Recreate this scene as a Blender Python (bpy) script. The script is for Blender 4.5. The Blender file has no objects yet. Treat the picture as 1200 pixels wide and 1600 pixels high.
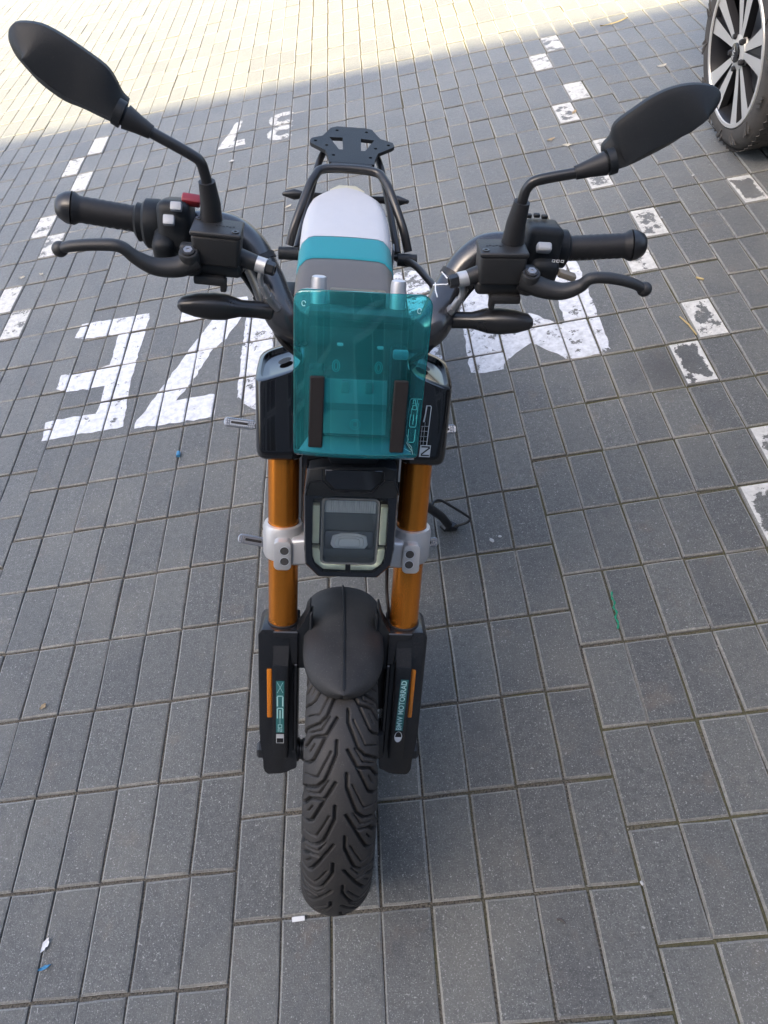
import bpy, bmesh, math, random
import numpy as np
from mathutils import Vector, Matrix, Euler

random.seed(7); np.random.seed(7)
SC = bpy.context.scene
COL = SC.collection
R_ = math.radians

# ------------------------------------------------------------------ camera, sky, sun, exposure
F_PX = 1145.955
CAM_R = np.array([[0.98410912, -0.05278902, -0.1695363],
                  [-0.15011028, -0.75734241, -0.63553078],
                  [-0.09484799, 0.65088078, -0.75323175]])      # right, down, forward
CAM_C = np.array([0.55892092, -0.34528846, 1.56854064])
cd = bpy.data.cameras.new('camera'); cam = bpy.data.objects.new('camera', cd); COL.objects.link(cam)
cd.sensor_fit = 'HORIZONTAL'; cd.sensor_width = 36.0; cd.lens = 36.0 * F_PX / 1200.0
cd.clip_start = 0.02; cd.clip_end = 2000
m = Matrix.Identity(4)
for i in range(3):
    m[i][0] = CAM_R[0][i]; m[i][1] = -CAM_R[1][i]; m[i][2] = -CAM_R[2][i]; m[i][3] = CAM_C[i]
cam.matrix_world = m
SC.camera = cam

SUN_EL = R_(50); SUN_DX = 0.45
world = bpy.data.worlds.new('World'); SC.world = world; world.use_nodes = True
wn = world.node_tree.nodes; wl = world.node_tree.links
bg = wn['Background']; sky = wn.new('ShaderNodeTexSky'); sky.sky_type = 'NISHITA'; sky.sun_disc = False
sky.sun_elevation = SUN_EL
sky.air_density = 0.9; sky.dust_density = 4.5; sky.ozone_density = 0.2
bg.inputs['Strength'].default_value = 0.12
wl.new(sky.outputs[0], bg.inputs['Color'])
sd = bpy.data.lights.new('sun', 'SUN'); sd.energy = 4.2; sd.angle = R_(0.53); sd.color = (1.0, 0.85, 0.54)
sun = bpy.data.objects.new('sun', sd); COL.objects.link(sun)
trav = Vector((SUN_DX, math.cos(SUN_EL), -math.sin(SUN_EL))).normalized()     # direction the light travels
sun.rotation_euler = trav.to_track_quat('-Z', 'Y').to_euler(); sun.location = (0, -10, 30)
# nishita: rotation 0 puts the sun at +Y, turning clockwise seen from above
sky.sun_rotation = math.atan2(-trav.x, -trav.y)
vs = SC.view_settings; vs.view_transform = 'Standard'; vs.look = 'None'; vs.exposure = 2.35; vs.gamma = 1.0
vs.use_curve_mapping = False
SC.cycles.max_bounces = 10; SC.cycles.transparent_max_bounces = 16

def project(p):
    q = CAM_R @ (np.asarray(p, float) - CAM_C)
    return 600 + F_PX * q[0] / q[2], 800 + F_PX * q[1] / q[2], q[2]

# ------------------------------------------------------------------ materials
def _n(nt, t, **kw):
    n = nt.nodes.new(t)
    for k, v in kw.items():
        if k.startswith('i_'): n.inputs[k[2:].replace('_', ' ')].default_value = v
        else: setattr(n, k, v)
    return n

def mat(name, col, rough=0.5, metal=0.0, coat=0.0, spec=0.5, noise=0.0, nscale=40.0, bump=0.0, bscale=300.0,
        rnoise=0.0, dust=0.0, aniso=None, emit=None):
    M = bpy.data.materials.new(name); M.use_nodes = True
    nt = M.node_tree; b = nt.nodes['Principled BSDF']; L = nt.links
    b.inputs['Base Color'].default_value = (*col, 1); b.inputs['Roughness'].default_value = rough
    b.inputs['Metallic'].default_value = metal; b.inputs['Coat Weight'].default_value = coat
    b.inputs['Coat Roughness'].default_value = 0.04
    b.inputs['Specular IOR Level'].default_value = spec
    tc = _n(nt, 'ShaderNodeTexCoord')
    if noise or dust:
        nz = _n(nt, 'ShaderNodeTexNoise'); nz.inputs['Scale'].default_value = nscale; nz.inputs['Detail'].default_value = 8
        L.new(tc.outputs['Object'], nz.inputs['Vector'])
        mx = _n(nt, 'ShaderNodeMix', data_type='RGBA'); L.new(nz.outputs['Fac'], mx.inputs[0])
        mx.inputs[6].default_value = (*[c * (1 - noise) for c in col], 1)
        mx.inputs[7].default_value = (*[min(1, c * (1 + noise)) for c in col], 1)
        out = mx.outputs[2]
        if dust:
            d1 = _n(nt, 'ShaderNodeTexNoise'); d1.inputs['Scale'].default_value = 420; d1.inputs['Detail'].default_value = 3
            L.new(tc.outputs['Object'], d1.inputs['Vector'])
            d2 = _n(nt, 'ShaderNodeTexNoise'); d2.inputs['Scale'].default_value = 22; d2.inputs['Detail'].default_value = 6
            L.new(tc.outputs['Object'], d2.inputs['Vector'])
            r1 = _n(nt, 'ShaderNodeMapRange'); L.new(d1.outputs['Fac'], r1.inputs[0])
            r1.inputs[1].default_value = 0.60; r1.inputs[2].default_value = 0.78
            r2 = _n(nt, 'ShaderNodeMapRange'); L.new(d2.outputs['Fac'], r2.inputs[0])
            r2.inputs[1].default_value = 0.45; r2.inputs[2].default_value = 0.75
            mm = _n(nt, 'ShaderNodeMath', operation='MULTIPLY_ADD'); L.new(r1.outputs[0], mm.inputs[0]); mm.inputs[1].default_value = dust
            m3 = _n(nt, 'ShaderNodeMath', operation='MULTIPLY'); L.new(r2.outputs[0], m3.inputs[0]); m3.inputs[1].default_value = dust * 0.25
            L.new(m3.outputs[0], mm.inputs[2])
            mx2 = _n(nt, 'ShaderNodeMix', data_type='RGBA'); L.new(mm.outputs[0], mx2.inputs[0]); L.new(out, mx2.inputs[6])
            mx2.inputs[7].default_value = (0.33, 0.31, 0.28, 1); out = mx2.outputs[2]
            rr = _n(nt, 'ShaderNodeMath', operation='MULTIPLY_ADD'); L.new(mm.outputs[0], rr.inputs[0]); rr.inputs[1].default_value = 0.5; rr.inputs[2].default_value = rough
            L.new(rr.outputs[0], b.inputs['Roughness'])
        L.new(out, b.inputs['Base Color'])
    if rnoise:
        nz = _n(nt, 'ShaderNodeTexNoise'); nz.inputs['Scale'].default_value = 25; nz.inputs['Detail'].default_value = 6
        L.new(tc.outputs['Object'], nz.inputs['Vector'])
        mr = _n(nt, 'ShaderNodeMapRange'); L.new(nz.outputs['Fac'], mr.inputs[0]); mr.inputs[1].default_value = 0.3; mr.inputs[2].default_value = 0.7
        mr.inputs[3].default_value = max(0.02, rough - rnoise); mr.inputs[4].default_value = rough + rnoise
        L.new(mr.outputs[0], b.inputs['Roughness'])
    if bump:
        bz = _n(nt, 'ShaderNodeTexNoise'); bz.inputs['Scale'].default_value = bscale; bz.inputs['Detail'].default_value = 3
        L.new(tc.outputs['Object'], bz.inputs['Vector'])
        bp = _n(nt, 'ShaderNodeBump'); bp.inputs['Strength'].default_value = bump; bp.inputs['Distance'].default_value = 0.001
        L.new(bz.outputs['Fac'], bp.inputs['Height']); L.new(bp.outputs[0], b.inputs['Normal'])
    if emit:
        b.inputs['Emission Color'].default_value = (*emit[0], 1); b.inputs['Emission Strength'].default_value = emit[1]
    return M

MT = {}
MT['plastic'] = mat('black_grained_plastic', (0.0095, 0.0115, 0.014), 0.50, spec=0.30, noise=0.25, nscale=30, bump=0.25, bscale=1500, dust=0.03)
MT['gloss'] = mat('gloss_black_plastic', (0.004, 0.004, 0.005), 0.11, coat=0.5, rnoise=0.03)
MT['satin'] = mat('satin_black_metal', (0.013, 0.013, 0.014), 0.33, spec=0.55, noise=0.2, rnoise=0.06, dust=0.02)
MT['barm'] = mat('black_anodised_tube', (0.020, 0.020, 0.022), 0.24, spec=0.9, rnoise=0.04)
MT['cast'] = mat('black_cast_metal', (0.016, 0.016, 0.0165), 0.47, metal=0.0, spec=0.5, bump=0.35, bscale=900, noise=0.2, dust=0.03)
MT['legm'] = mat('black_painted_casting', (0.010, 0.0105, 0.012), 0.24, spec=0.5, bump=0.12, bscale=700, noise=0.3, nscale=20, dust=0.03)
MT['orange'] = mat('orange_anodised_metal', (0.72, 0.245, 0.034), 0.27, metal=0.88, noise=0.06, nscale=60)
MT['silver'] = mat('silver_cast_metal', (0.50, 0.50, 0.50), 0.42, metal=0.55, bump=0.12, bscale=900, noise=0.06, dust=0.05)
MT['bright'] = mat('bright_machined_metal', (0.66, 0.67, 0.70), 0.30, metal=0.8)
MT['alu'] = mat('brushed_grey_metal', (0.52, 0.53, 0.56), 0.45, metal=0.75)
MT['rubber'] = mat('black_rubber', (0.014, 0.014, 0.0155), 0.52, spec=0.42, noise=0.3, nscale=18, bump=0.15, bscale=800, dust=0.04)
MT['tyre'] = mat('tyre_rubber', (0.0240, 0.0222, 0.0208), 0.60, spec=0.4, noise=0.35, nscale=14, bump=0.12, bscale=1200, dust=0.10)
def groove_shade(M):
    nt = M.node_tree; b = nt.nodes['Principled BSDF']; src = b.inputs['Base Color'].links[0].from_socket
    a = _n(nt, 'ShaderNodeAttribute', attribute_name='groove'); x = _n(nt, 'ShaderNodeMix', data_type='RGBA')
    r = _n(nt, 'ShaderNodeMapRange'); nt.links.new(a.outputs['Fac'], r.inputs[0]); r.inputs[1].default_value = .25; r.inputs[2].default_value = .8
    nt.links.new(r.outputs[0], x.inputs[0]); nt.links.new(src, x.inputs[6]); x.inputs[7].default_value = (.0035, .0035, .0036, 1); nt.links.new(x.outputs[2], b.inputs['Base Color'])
groove_shade(MT['tyre'])      # shade inside the moulded grooves, painted as near-black rubber
MT['pad'] = mat('foam_rubber_strip', (0.012, 0.010, 0.010), 0.75, spec=0.3, noise=0.2)
MT['seatgrey'] = mat('grey_brown_vinyl', (0.085, 0.078, 0.072), 0.50, spec=0.5, noise=0.08, bump=0.35, bscale=1400, dust=0.03)
MT['seatteal'] = mat('teal_vinyl', (0.004, 0.185, 0.215), 0.46, spec=0.5, noise=0.05, bump=0.35, bscale=1400)
MT['seatwhite'] = mat('pale_lilac_white_vinyl', (0.42, 0.425, 0.445), 0.5, spec=0.5, noise=0.04, bump=0.35, bscale=1400)
MT['cream'] = mat('cream_lamp_plastic', (0.62, 0.60, 0.48), 0.25, spec=0.5)
MT['lampgreen'] = mat('pale_green_light_guide', (0.62, 0.69, 0.54), 0.28, noise=0.22, nscale=60, dust=0.18)
MT['amber'] = mat('amber_reflector', (0.55, 0.17, 0.008), 0.22, coat=0.5, noise=0.12, nscale=120, bump=0.6, bscale=900)
MT['white'] = mat('white_print', (0.72, 0.73, 0.74), 0.5)
MT['greyp'] = mat('grey_print', (0.42, 0.44, 0.46), 0.5)
MT['tealp'] = mat('dark_teal_print', (0.020, 0.125, 0.125), 0.45)
MT['tealtxt'] = mat('light_teal_print', (0.42, 0.66, 0.66), 0.45)
MT['tealline'] = mat('etched_teal_line', (0.05, 0.34, 0.36), 0.3)
MT['button'] = mat('pale_grey_button', (0.36, 0.375, 0.40), 0.42)
MT['red'] = mat('red_switch', (0.22, 0.018, 0.026), 0.4)
MT['tan'] = mat('grey_lever_plastic', (0.16, 0.145, 0.12), 0.5)
MT['dark'] = mat('dark_recess', (0.010, 0.010, 0.011), 0.6)
MT['socket'] = mat('bolt_head_recess', (0.045, 0.043, 0.042), 0.5, noise=0.3, nscale=200)
MT['pegm'] = mat('knurled_peg_metal', (0.36, 0.38, 0.41), 0.35, metal=0.85)
MT['steel'] = mat('dull_steel', (0.32, 0.32, 0.33), 0.4, metal=0.8, noise=0.1)

def glass_mat(name, tint, rough=0.03, alpha=0.0, fres=1.45, haze=None):
    """thin clear plastic: tinted see-through plus a fresnel reflection"""
    M = bpy.data.materials.new(name); M.use_nodes = True; nt = M.node_tree; L = nt.links
    for n in list(nt.nodes): nt.nodes.remove(n)
    o = _n(nt, 'ShaderNodeOutputMaterial')
    tr = _n(nt, 'ShaderNodeBsdfTransparent'); tr.inputs[0].default_value = (*tint, 1)
    gl = _n(nt, 'ShaderNodeBsdfGlossy'); gl.inputs['Roughness'].default_value = rough; gl.inputs[0].default_value = (1, 1, 1, 1)
    fr = _n(nt, 'ShaderNodeFresnel'); fr.inputs[0].default_value = fres
    mx = _n(nt, 'ShaderNodeMixShader'); L.new(fr.outputs[0], mx.inputs[0]); L.new(tr.outputs[0], mx.inputs[1]); L.new(gl.outputs[0], mx.inputs[2])
    out = mx.outputs[0]
    if haze:
        df = _n(nt, 'ShaderNodeBsdfDiffuse'); df.inputs[0].default_value = (*haze[0], 1)
        m2 = _n(nt, 'ShaderNodeMixShader'); m2.inputs[0].default_value = haze[1]
        if len(haze) > 2:      # uneven film of dust
            tc = _n(nt, 'ShaderNodeTexCoord'); nz = _n(nt, 'ShaderNodeTexNoise'); nz.inputs['Scale'].default_value = haze[2]; nz.inputs['Detail'].default_value = 8
            L.new(tc.outputs['Object'], nz.inputs['Vector'])
            mr = _n(nt, 'ShaderNodeMapRange'); L.new(nz.outputs['Fac'], mr.inputs[0]); mr.inputs[1].default_value = 0.35; mr.inputs[2].default_value = 0.75
            mr.inputs[3].default_value = haze[1] * 0.5; mr.inputs[4].default_value = haze[1] * 1.8; L.new(mr.outputs[0], m2.inputs[0])
        L.new(out, m2.inputs[1]); L.new(df.outputs[0], m2.inputs[2]); out = m2.outputs[0]
    L.new(out, o.inputs[0]); return M
MT['screen'] = glass_mat('teal_tinted_screen', (0.40, 0.91, 0.93), 0.02, haze=((0.05, 0.42, 0.45), 0.10, 12))
MT['lens'] = glass_mat('clear_lamp_glass', (0.90, 0.92, 0.93), 0.02, haze=((0.4, 0.4, 0.38), 0.012, 60))

def paver_material(name, base, edge=False):
    M = bpy.data.materials.new(name); M.use_nodes = True; nt = M.node_tree; L = nt.links; b = nt.nodes['Principled BSDF']
    geo = _n(nt, 'ShaderNodeNewGeometry'); oi = _n(nt, 'ShaderNodeObjectInfo')
    pos = geo.outputs['Position']
    add = _n(nt, 'ShaderNodeMath', operation='ADD'); L.new(oi.outputs['Random'], add.inputs[0]); L.new(geo.outputs['Random Per Island'], add.inputs[1])
    fr = _n(nt, 'ShaderNodeMath', operation='FRACT'); L.new(add.outputs[0], fr.inputs[0])
    wn_ = _n(nt, 'ShaderNodeTexWhiteNoise', noise_dimensions='1D'); L.new(fr.outputs[0], wn_.inputs['W'])
    def noise(scale, detail=6, rough=0.6):
        n = _n(nt, 'ShaderNodeTexNoise'); n.inputs['Scale'].default_value = scale; n.inputs['Detail'].default_value = detail
        n.inputs['Roughness'].default_value = rough; L.new(pos, n.inputs['Vector']); return n.outputs['Fac']
    def rng(src, a, c, d0=0.0, d1=1.0):
        r = _n(nt, 'ShaderNodeMapRange'); L.new(src, r.inputs[0])
        r.inputs[1].default_value = a; r.inputs[2].default_value = c; r.inputs[3].default_value = d0; r.inputs[4].default_value = d1
        return r.outputs[0]
    def mixc(fac, a, c):
        x = _n(nt, 'ShaderNodeMix', data_type='RGBA'); L.new(fac, x.inputs[0])
        for i, v in ((6, a), (7, c)):
            if isinstance(v, tuple): x.inputs[i].default_value = (*v, 1)
            else: L.new(v, x.inputs[i])
        return x.outputs[2]
    lo = tuple(c * 0.76 for c in base); hi = tuple(c * 1.25 for c in base)
    c = mixc(rng(noise(55, 8, 0.7), 0.33, 0.67), lo, hi)                                   # mottling
    g1 = mixc(rng(noise(240, 5, 0.75), 0.36, 0.64), (0.70, 0.70, 0.70), (1.32, 1.32, 1.31))          # grainy cast surface
    mg = _n(nt, 'ShaderNodeMix', data_type='RGBA', blend_type='MULTIPLY'); mg.inputs[0].default_value = 1.0; L.new(c, mg.inputs[6]); L.new(g1, mg.inputs[7]); c = mg.outputs[2]
    br = mixc(wn_.outputs['Value'], (0.84, 0.84, 0.85), (1.17, 1.16, 1.13))                # each paver its own tone
    mu = _n(nt, 'ShaderNodeMix', data_type='RGBA', blend_type='MULTIPLY'); mu.inputs[0].default_value = 1.0
    L.new(c, mu.inputs[6]); L.new(br, mu.inputs[7]); c = mu.outputs[2]
    big = rng(noise(3.0, 5, 0.6), 0.48, 0.70, 0, 0.6)                                      # dusty areas
    c = mixc(big, c, tuple(v * 1.55 for v in (base[0] * 1.06, base[1], base[2] * 0.9)))
    st = rng(noise(9.0, 5, 0.6), 0.60, 0.78, 0, 0.42)
    c = mixc(st, c, (0.16, 0.115, 0.075))                                                  # rusty brown stains
    sp = rng(noise(400, 2, 0.5), 0.60, 0.72)                                               # pale aggregate grains
    s2 = rng(noise(170, 3, 0.5), 0.65, 0.71)
    mxs = _n(nt, 'ShaderNodeMath', operation='MAXIMUM'); L.new(sp, mxs.inputs[0]); L.new(s2, mxs.inputs[1])
    sm = _n(nt, 'ShaderNodeMath', operation='MULTIPLY'); L.new(mxs.outputs[0], sm.inputs[0]); sm.inputs[1].default_value = 0.5
    c = mixc(sm.outputs[0], c, (0.42, 0.41, 0.39))
    bl = rng(noise(4.2, 6, 0.65), 0.60, 0.76, 0, 0.55); c = mixc(bl, c, (0.040, 0.040, 0.042))
    vd = _n(nt, 'ShaderNodeVectorMath', operation='DISTANCE'); L.new(pos, vd.inputs[0]); vd.inputs[1].default_value = (1.268, 1.415, 0)
    c = mixc(rng(vd.outputs['Value'], 0.15, 0.03, 0, 0.62), c, (0.030, 0.026, 0.022))           # oily smudge beside the worn white paver
    dk = rng(noise(260, 3, 0.5), 0.34, 0.28, 0, 0.7)
    c = mixc(dk, c, (0.035, 0.035, 0.036))
    # fine scratches: stretched noise in two directions
    for ang, sc in ((0.5, 1.0), (2.2, 1.3)):
        mp = _n(nt, 'ShaderNodeMapping'); mp.inputs['Rotation'].default_value = (0, 0, ang); mp.inputs['Scale'].default_value = (380 * sc, 22, 60); L.new(pos, mp.inputs[0])
        n = _n(nt, 'ShaderNodeTexNoise'); n.inputs['Scale'].default_value = 1.0; n.inputs['Detail'].default_value = 2; L.new(mp.outputs[0], n.inputs['Vector'])
        c = mixc(rng(n.outputs['Fac'], 0.70, 0.78, 0, 0.4), c, (0.34, 0.34, 0.33))
    L.new(c, b.inputs['Base Color'])
    b.inputs['Roughness'].default_value = 0.60; b.inputs['Specular IOR Level'].default_value = 0.5
    b.inputs['Sheen Weight'].default_value = 0.42; b.inputs['Sheen Roughness'].default_value = 0.45
    bp = _n(nt, 'ShaderNodeBump'); bp.inputs['Strength'].default_value = 0.8; bp.inputs['Distance'].default_value = 0.0014
    ad = _n(nt, 'ShaderNodeMath', operation='ADD'); L.new(noise(330, 4, 0.65), ad.inputs[0]); L.new(noise(60, 4, 0.6), ad.inputs[1])
    L.new(ad.outputs[0], bp.inputs['Height']); L.new(bp.outputs[0], b.inputs['Normal'])
    return M
MT['paver'] = paver_material('grey_concrete_paver', (0.0740, 0.0755, 0.0705))
MT['paver_edge'] = paver_material('worn_paver_edge', (0.158, 0.157, 0.143))

def joint_material():
    M = bpy.data.materials.new('sand_and_moss_joint'); M.use_nodes = True; nt = M.node_tree; L = nt.links; b = nt.nodes['Principled BSDF']
    geo = _n(nt, 'ShaderNodeNewGeometry'); pos = geo.outputs['Position']
    n1 = _n(nt, 'ShaderNodeTexNoise'); n1.inputs['Scale'].default_value = 260; n1.inputs['Detail'].default_value = 4; L.new(pos, n1.inputs['Vector'])
    n2 = _n(nt, 'ShaderNodeTexNoise'); n2.inputs['Scale'].default_value = 7; n2.inputs['Detail'].default_value = 6; L.new(pos, n2.inputs['Vector'])
    r1 = _n(nt, 'ShaderNodeValToRGB'); L.new(n1.outputs['Fac'], r1.inputs[0])
    r1.color_ramp.elements[0].position = 0.32; r1.color_ramp.elements[0].color = (0.016, 0.015, 0.013, 1)
    r1.color_ramp.elements[1].position = 0.72; r1.color_ramp.elements[1].color = (0.165, 0.148, 0.116, 1)
    sx = _n(nt, 'ShaderNodeSeparateXYZ'); L.new(pos, sx.inputs[0])
    mr = _n(nt, 'ShaderNodeMapRange'); L.new(sx.outputs[0], mr.inputs[0]); mr.inputs[1].default_value = -0.4; mr.inputs[2].default_value = 1.3
    mr.inputs[3].default_value = -0.34; mr.inputs[4].default_value = 0.16
    ad = _n(nt, 'ShaderNodeMath', operation='ADD'); L.new(n2.outputs['Fac'], ad.inputs[0]); L.new(mr.outputs[0], ad.inputs[1])
    mk = _n(nt, 'ShaderNodeMapRange'); L.new(ad.outputs[0], mk.inputs[0]); mk.inputs[1].default_value = 0.42; mk.inputs[2].default_value = 0.62; mk.inputs[4].default_value = 0.85
    mo = _n(nt, 'ShaderNodeValToRGB'); L.new(n1.outputs['Fac'], mo.inputs[0])
    mo.color_ramp.elements[0].color = (0.018, 0.020, 0.010, 1); mo.color_ramp.elements[1].color = (0.135, 0.125, 0.060, 1)
    mx = _n(nt, 'ShaderNodeMix', data_type='RGBA'); L.new(mk.outputs[0], mx.inputs[0]); L.new(r1.outputs[0], mx.inputs[6]); L.new(mo.outputs[0], mx.inputs[7])
    L.new(mx.outputs[2], b.inputs['Base Color']); b.inputs['Roughness'].default_value = 0.95
    bp = _n(nt, 'ShaderNodeBump'); bp.inputs['Strength'].default_value = 0.9; bp.inputs['Distance'].default_value = 0.003
    L.new(n1.outputs['Fac'], bp.inputs['Height']); L.new(bp.outputs[0], b.inputs['Normal'])
    return M
MT['joint'] = joint_material()

def ground_material():
    M = bpy.data.materials.new('distant_block_paving'); M.use_nodes = True; nt = M.node_tree; L = nt.links; b = nt.nodes['Principled BSDF']
    geo = _n(nt, 'ShaderNodeNewGeometry')
    mp = _n(nt, 'ShaderNodeMapping'); mp.inputs['Rotation'].default_value = (0, 0, R_(90)); L.new(geo.outputs['Position'], mp.inputs[0])
    br = _n(nt, 'ShaderNodeTexBrick'); br.offset = 0.5; br.offset_frequency = 8; L.new(mp.outputs[0], br.inputs['Vector'])
    br.inputs['Scale'].default_value = 1.0; br.inputs['Mortar Size'].default_value = 0.004; br.inputs['Brick Width'].default_value = 0.204; br.inputs['Row Height'].default_value = 0.1
    br.inputs['Color1'].default_value = (0.088, 0.090, 0.094, 1); br.inputs['Color2'].default_value = (0.118, 0.118, 0.118, 1); br.inputs['Mortar'].default_value = (0.10, 0.09, 0.072, 1)
    nz = _n(nt, 'ShaderNodeTexNoise'); nz.inputs['Scale'].default_value = 1.2; nz.inputs['Detail'].default_value = 8; L.new(geo.outputs['Position'], nz.inputs['Vector'])
    mx = _n(nt, 'ShaderNodeMix', data_type='RGBA', blend_type='MULTIPLY'); mx.inputs[0].default_value = 0.5; L.new(br.outputs[0], mx.inputs[6]); L.new(nz.outputs['Fac'], mx.inputs[7])
    L.new(mx.outputs[2], b.inputs['Base Color']); b.inputs['Roughness'].default_value = 0.8
    return M
MT['ground'] = ground_material()

def paint_material(name, col):
    M = bpy.data.materials.new(name); M.use_nodes = True; nt = M.node_tree; L = nt.links; b = nt.nodes['Principled BSDF']
    geo = _n(nt, 'ShaderNodeNewGeometry'); pos = geo.outputs['Position']
    at = _n(nt, 'ShaderNodeAttribute', attribute_type='OBJECT', attribute_name='wear')
    n1 = _n(nt, 'ShaderNodeTexNoise'); n1.inputs['Scale'].default_value = 19; n1.inputs['Detail'].default_value = 10; n1.inputs['Roughness'].default_value = 0.72; L.new(pos, n1.inputs['Vector'])
    n2 = _n(nt, 'ShaderNodeTexNoise'); n2.inputs['Scale'].default_value = 170; n2.inputs['Detail'].default_value = 4; L.new(pos, n2.inputs['Vector'])
    uv = _n(nt, 'ShaderNodeAttribute', attribute_name='edge')      # 1 in the middle of a patch, 0 on its rim
    k = _n(nt, 'ShaderNodeMath', operation='MULTIPLY_ADD'); L.new(n2.outputs['Fac'], k.inputs[0]); k.inputs[1].default_value = 0.12; L.new(n1.outputs['Fac'], k.inputs[2])
    k2 = _n(nt, 'ShaderNodeMath', operation='MULTIPLY_ADD'); L.new(uv.outputs['Fac'], k2.inputs[0]); L.new(at.outputs['Fac'], k2.inputs[1]); L.new(k.outputs[0], k2.inputs[2])
    mk = _n(nt, 'ShaderNodeMapRange'); L.new(k2.outputs[0], mk.inputs[0]); mk.inputs[1].default_value = 0.705; mk.inputs[2].default_value = 0.725; mk.inputs[3].default_value = 1.0; mk.inputs[4].default_value = 0.0
    L.new(mk.outputs[0], b.inputs['Alpha'])
    n3 = _n(nt, 'ShaderNodeTexNoise'); n3.inputs['Scale'].default_value = 45; n3.inputs['Detail'].default_value = 8; n3.inputs['Roughness'].default_value = 0.7; L.new(pos, n3.inputs['Vector'])
    r = _n(nt, 'ShaderNodeValToRGB'); L.new(n3.outputs['Fac'], r.inputs[0])
    r.color_ramp.elements[0].position = 0.30; r.color_ramp.elements[0].color = (*[c * 0.62 for c in col], 1)
    r.color_ramp.elements[1].position = 0.60; r.color_ramp.elements[1].color = (*col, 1)
    L.new(r.outputs[0], b.inputs['Base Color']); b.inputs['Roughness'].default_value = 0.75
    bp = _n(nt, 'ShaderNodeBump'); bp.inputs['Strength'].default_value = 0.3; bp.inputs['Distance'].default_value = 0.001; L.new(n2.outputs['Fac'], bp.inputs['Height']); L.new(bp.outputs[0], b.inputs['Normal'])
    return M
MT['paint'] = paint_material('worn_white_paint', (0.60, 0.61, 0.625))
MT['paint2'] = paint_material('old_cream_paint', (0.55, 0.54, 0.50))

# ------------------------------------------------------------------ mesh helpers
def link(name, me, parent=None, **props):
    o = bpy.data.objects.new(name, me); COL.objects.link(o)
    if parent is not None: o.parent = parent
    for k, v in props.items(): o[k] = v
    return o

def finish(name, bm, material, parent=None, M=None, sharp=38, smooth=True, **props):
    if M is not None: bm.transform(M)
    bmesh.ops.recalc_face_normals(bm, faces=bm.faces)
    me = bpy.data.meshes.new(name); bm.to_mesh(me); bm.free()
    mats = material if isinstance(material, (list, tuple)) else [material]
    for x in mats: me.materials.append(MT[x] if isinstance(x, str) else x)
    if smooth:
        me.polygons.foreach_set('use_smooth', [True] * len(me.polygons)); me.set_sharp_from_angle(angle=R_(sharp))
    return link(name, me, parent, **props)

def np_mesh(name, V, Fc, material, parent=None, smooth=True, sharp=None, **props):
    me = bpy.data.meshes.new(name); me.from_pydata([tuple(map(float, v)) for v in V], [], [tuple(int(i) for i in f) for f in Fc])
    mats = material if isinstance(material, (list, tuple)) else [material]
    for x in mats: me.materials.append(MT[x] if isinstance(x, str) else x)
    if smooth: me.polygons.foreach_set('use_smooth', [True] * len(me.polygons))
    if sharp: me.set_sharp_from_angle(angle=R_(sharp))
    return link(name, me, parent, **props)

def box(bm, c, size, bev=0.0, seg=2, rot=None, taper=None):
    r = bmesh.ops.create_cube(bm, size=1.0); vs_ = r['verts']
    for v in vs_:
        p = Vector((v.co.x * size[0], v.co.y * size[1], v.co.z * size[2]))
        if taper and p.z > 0: p.x *= taper[0]; p.y *= taper[1]
        if rot is not None: p = rot @ p
        v.co = p + Vector(c)
    if bev:
        es = list({e for v in vs_ for e in v.link_edges})
        bmesh.ops.bevel(bm, geom=es, offset=bev, segments=seg, profile=0.5, affect='EDGES', clamp_overlap=True)
    return bm

def ring_frames(pts):
    pts = [Vector(p) for p in pts]; n = len(pts); T = []
    for i in range(n):
        a = pts[max(0, i - 1)]; b = pts[min(n - 1, i + 1)]; T.append((b - a).normalized())
    ref = Vector((0, 0, 1))
    if abs(T[0].dot(ref)) > 0.9: ref = Vector((0, 1, 0))
    N = [(ref - T[0] * ref.dot(T[0])).normalized()]
    for i in range(1, n):
        v = N[-1] - T[i] * N[-1].dot(T[i]); N.append(v.normalized())
    return pts, T, N, [T[i].cross(N[i]) for i in range(n)]

def smooth_path(pts, k=6):
    P = [np.array(p, float) for p in pts]; P = [2 * P[0] - P[1]] + P + [2 * P[-1] - P[-2]]; out = []
    for i in range(1, len(P) - 2):
        for j in range(k):
            t = j / k; a, b, c, d = P[i - 1:i + 3]
            out.append(0.5 * ((2 * b) + (-a + c) * t + (2 * a - 5 * b + 4 * c - d) * t * t + (-a + 3 * b - 3 * c + d) * t ** 3))
    out.append(P[-2]); return out

def loft(bm, rings, cap=True, closed=True):
    R = [[bm.verts.new(p) for p in ring] for ring in rings]; n = len(R[0])
    for a, b in zip(R[:-1], R[1:]):
        for i in range(n if closed else n - 1):
            j = (i + 1) % n; bm.faces.new((a[i], a[j], b[j], b[i]))
    if cap:
        bm.faces.new(R[0][::-1]); bm.faces.new(R[-1])
    return bm

def tube(bm, pts, rad, seg=14, cap=True, flat=1.0, roundcap=False):
    n = len(pts); rad = [rad] * n if not hasattr(rad, '__len__') else rad
    P, T, N, B = ring_frames(pts); rings = []
    for i in range(n):
        rings.append([P[i] + (N[i] * math.cos(2 * math.pi * k / seg) * flat + B[i] * math.sin(2 * math.pi * k / seg)) * rad[i] for k in range(seg)])
    if roundcap:
        def ends(i, sgn):
            return [[P[i] + T[i] * sgn * rad[i] * math.sin(f) + (N[i] * math.cos(2 * math.pi * k / seg) * flat + B[i] * math.sin(2 * math.pi * k / seg)) * rad[i] * math.cos(f) for k in range(seg)] for f in (0.5, 1.0, 1.4)]
        rings = ends(0, -1)[::-1] + rings + ends(n - 1, 1)
    return loft(bm, rings, cap)

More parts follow.
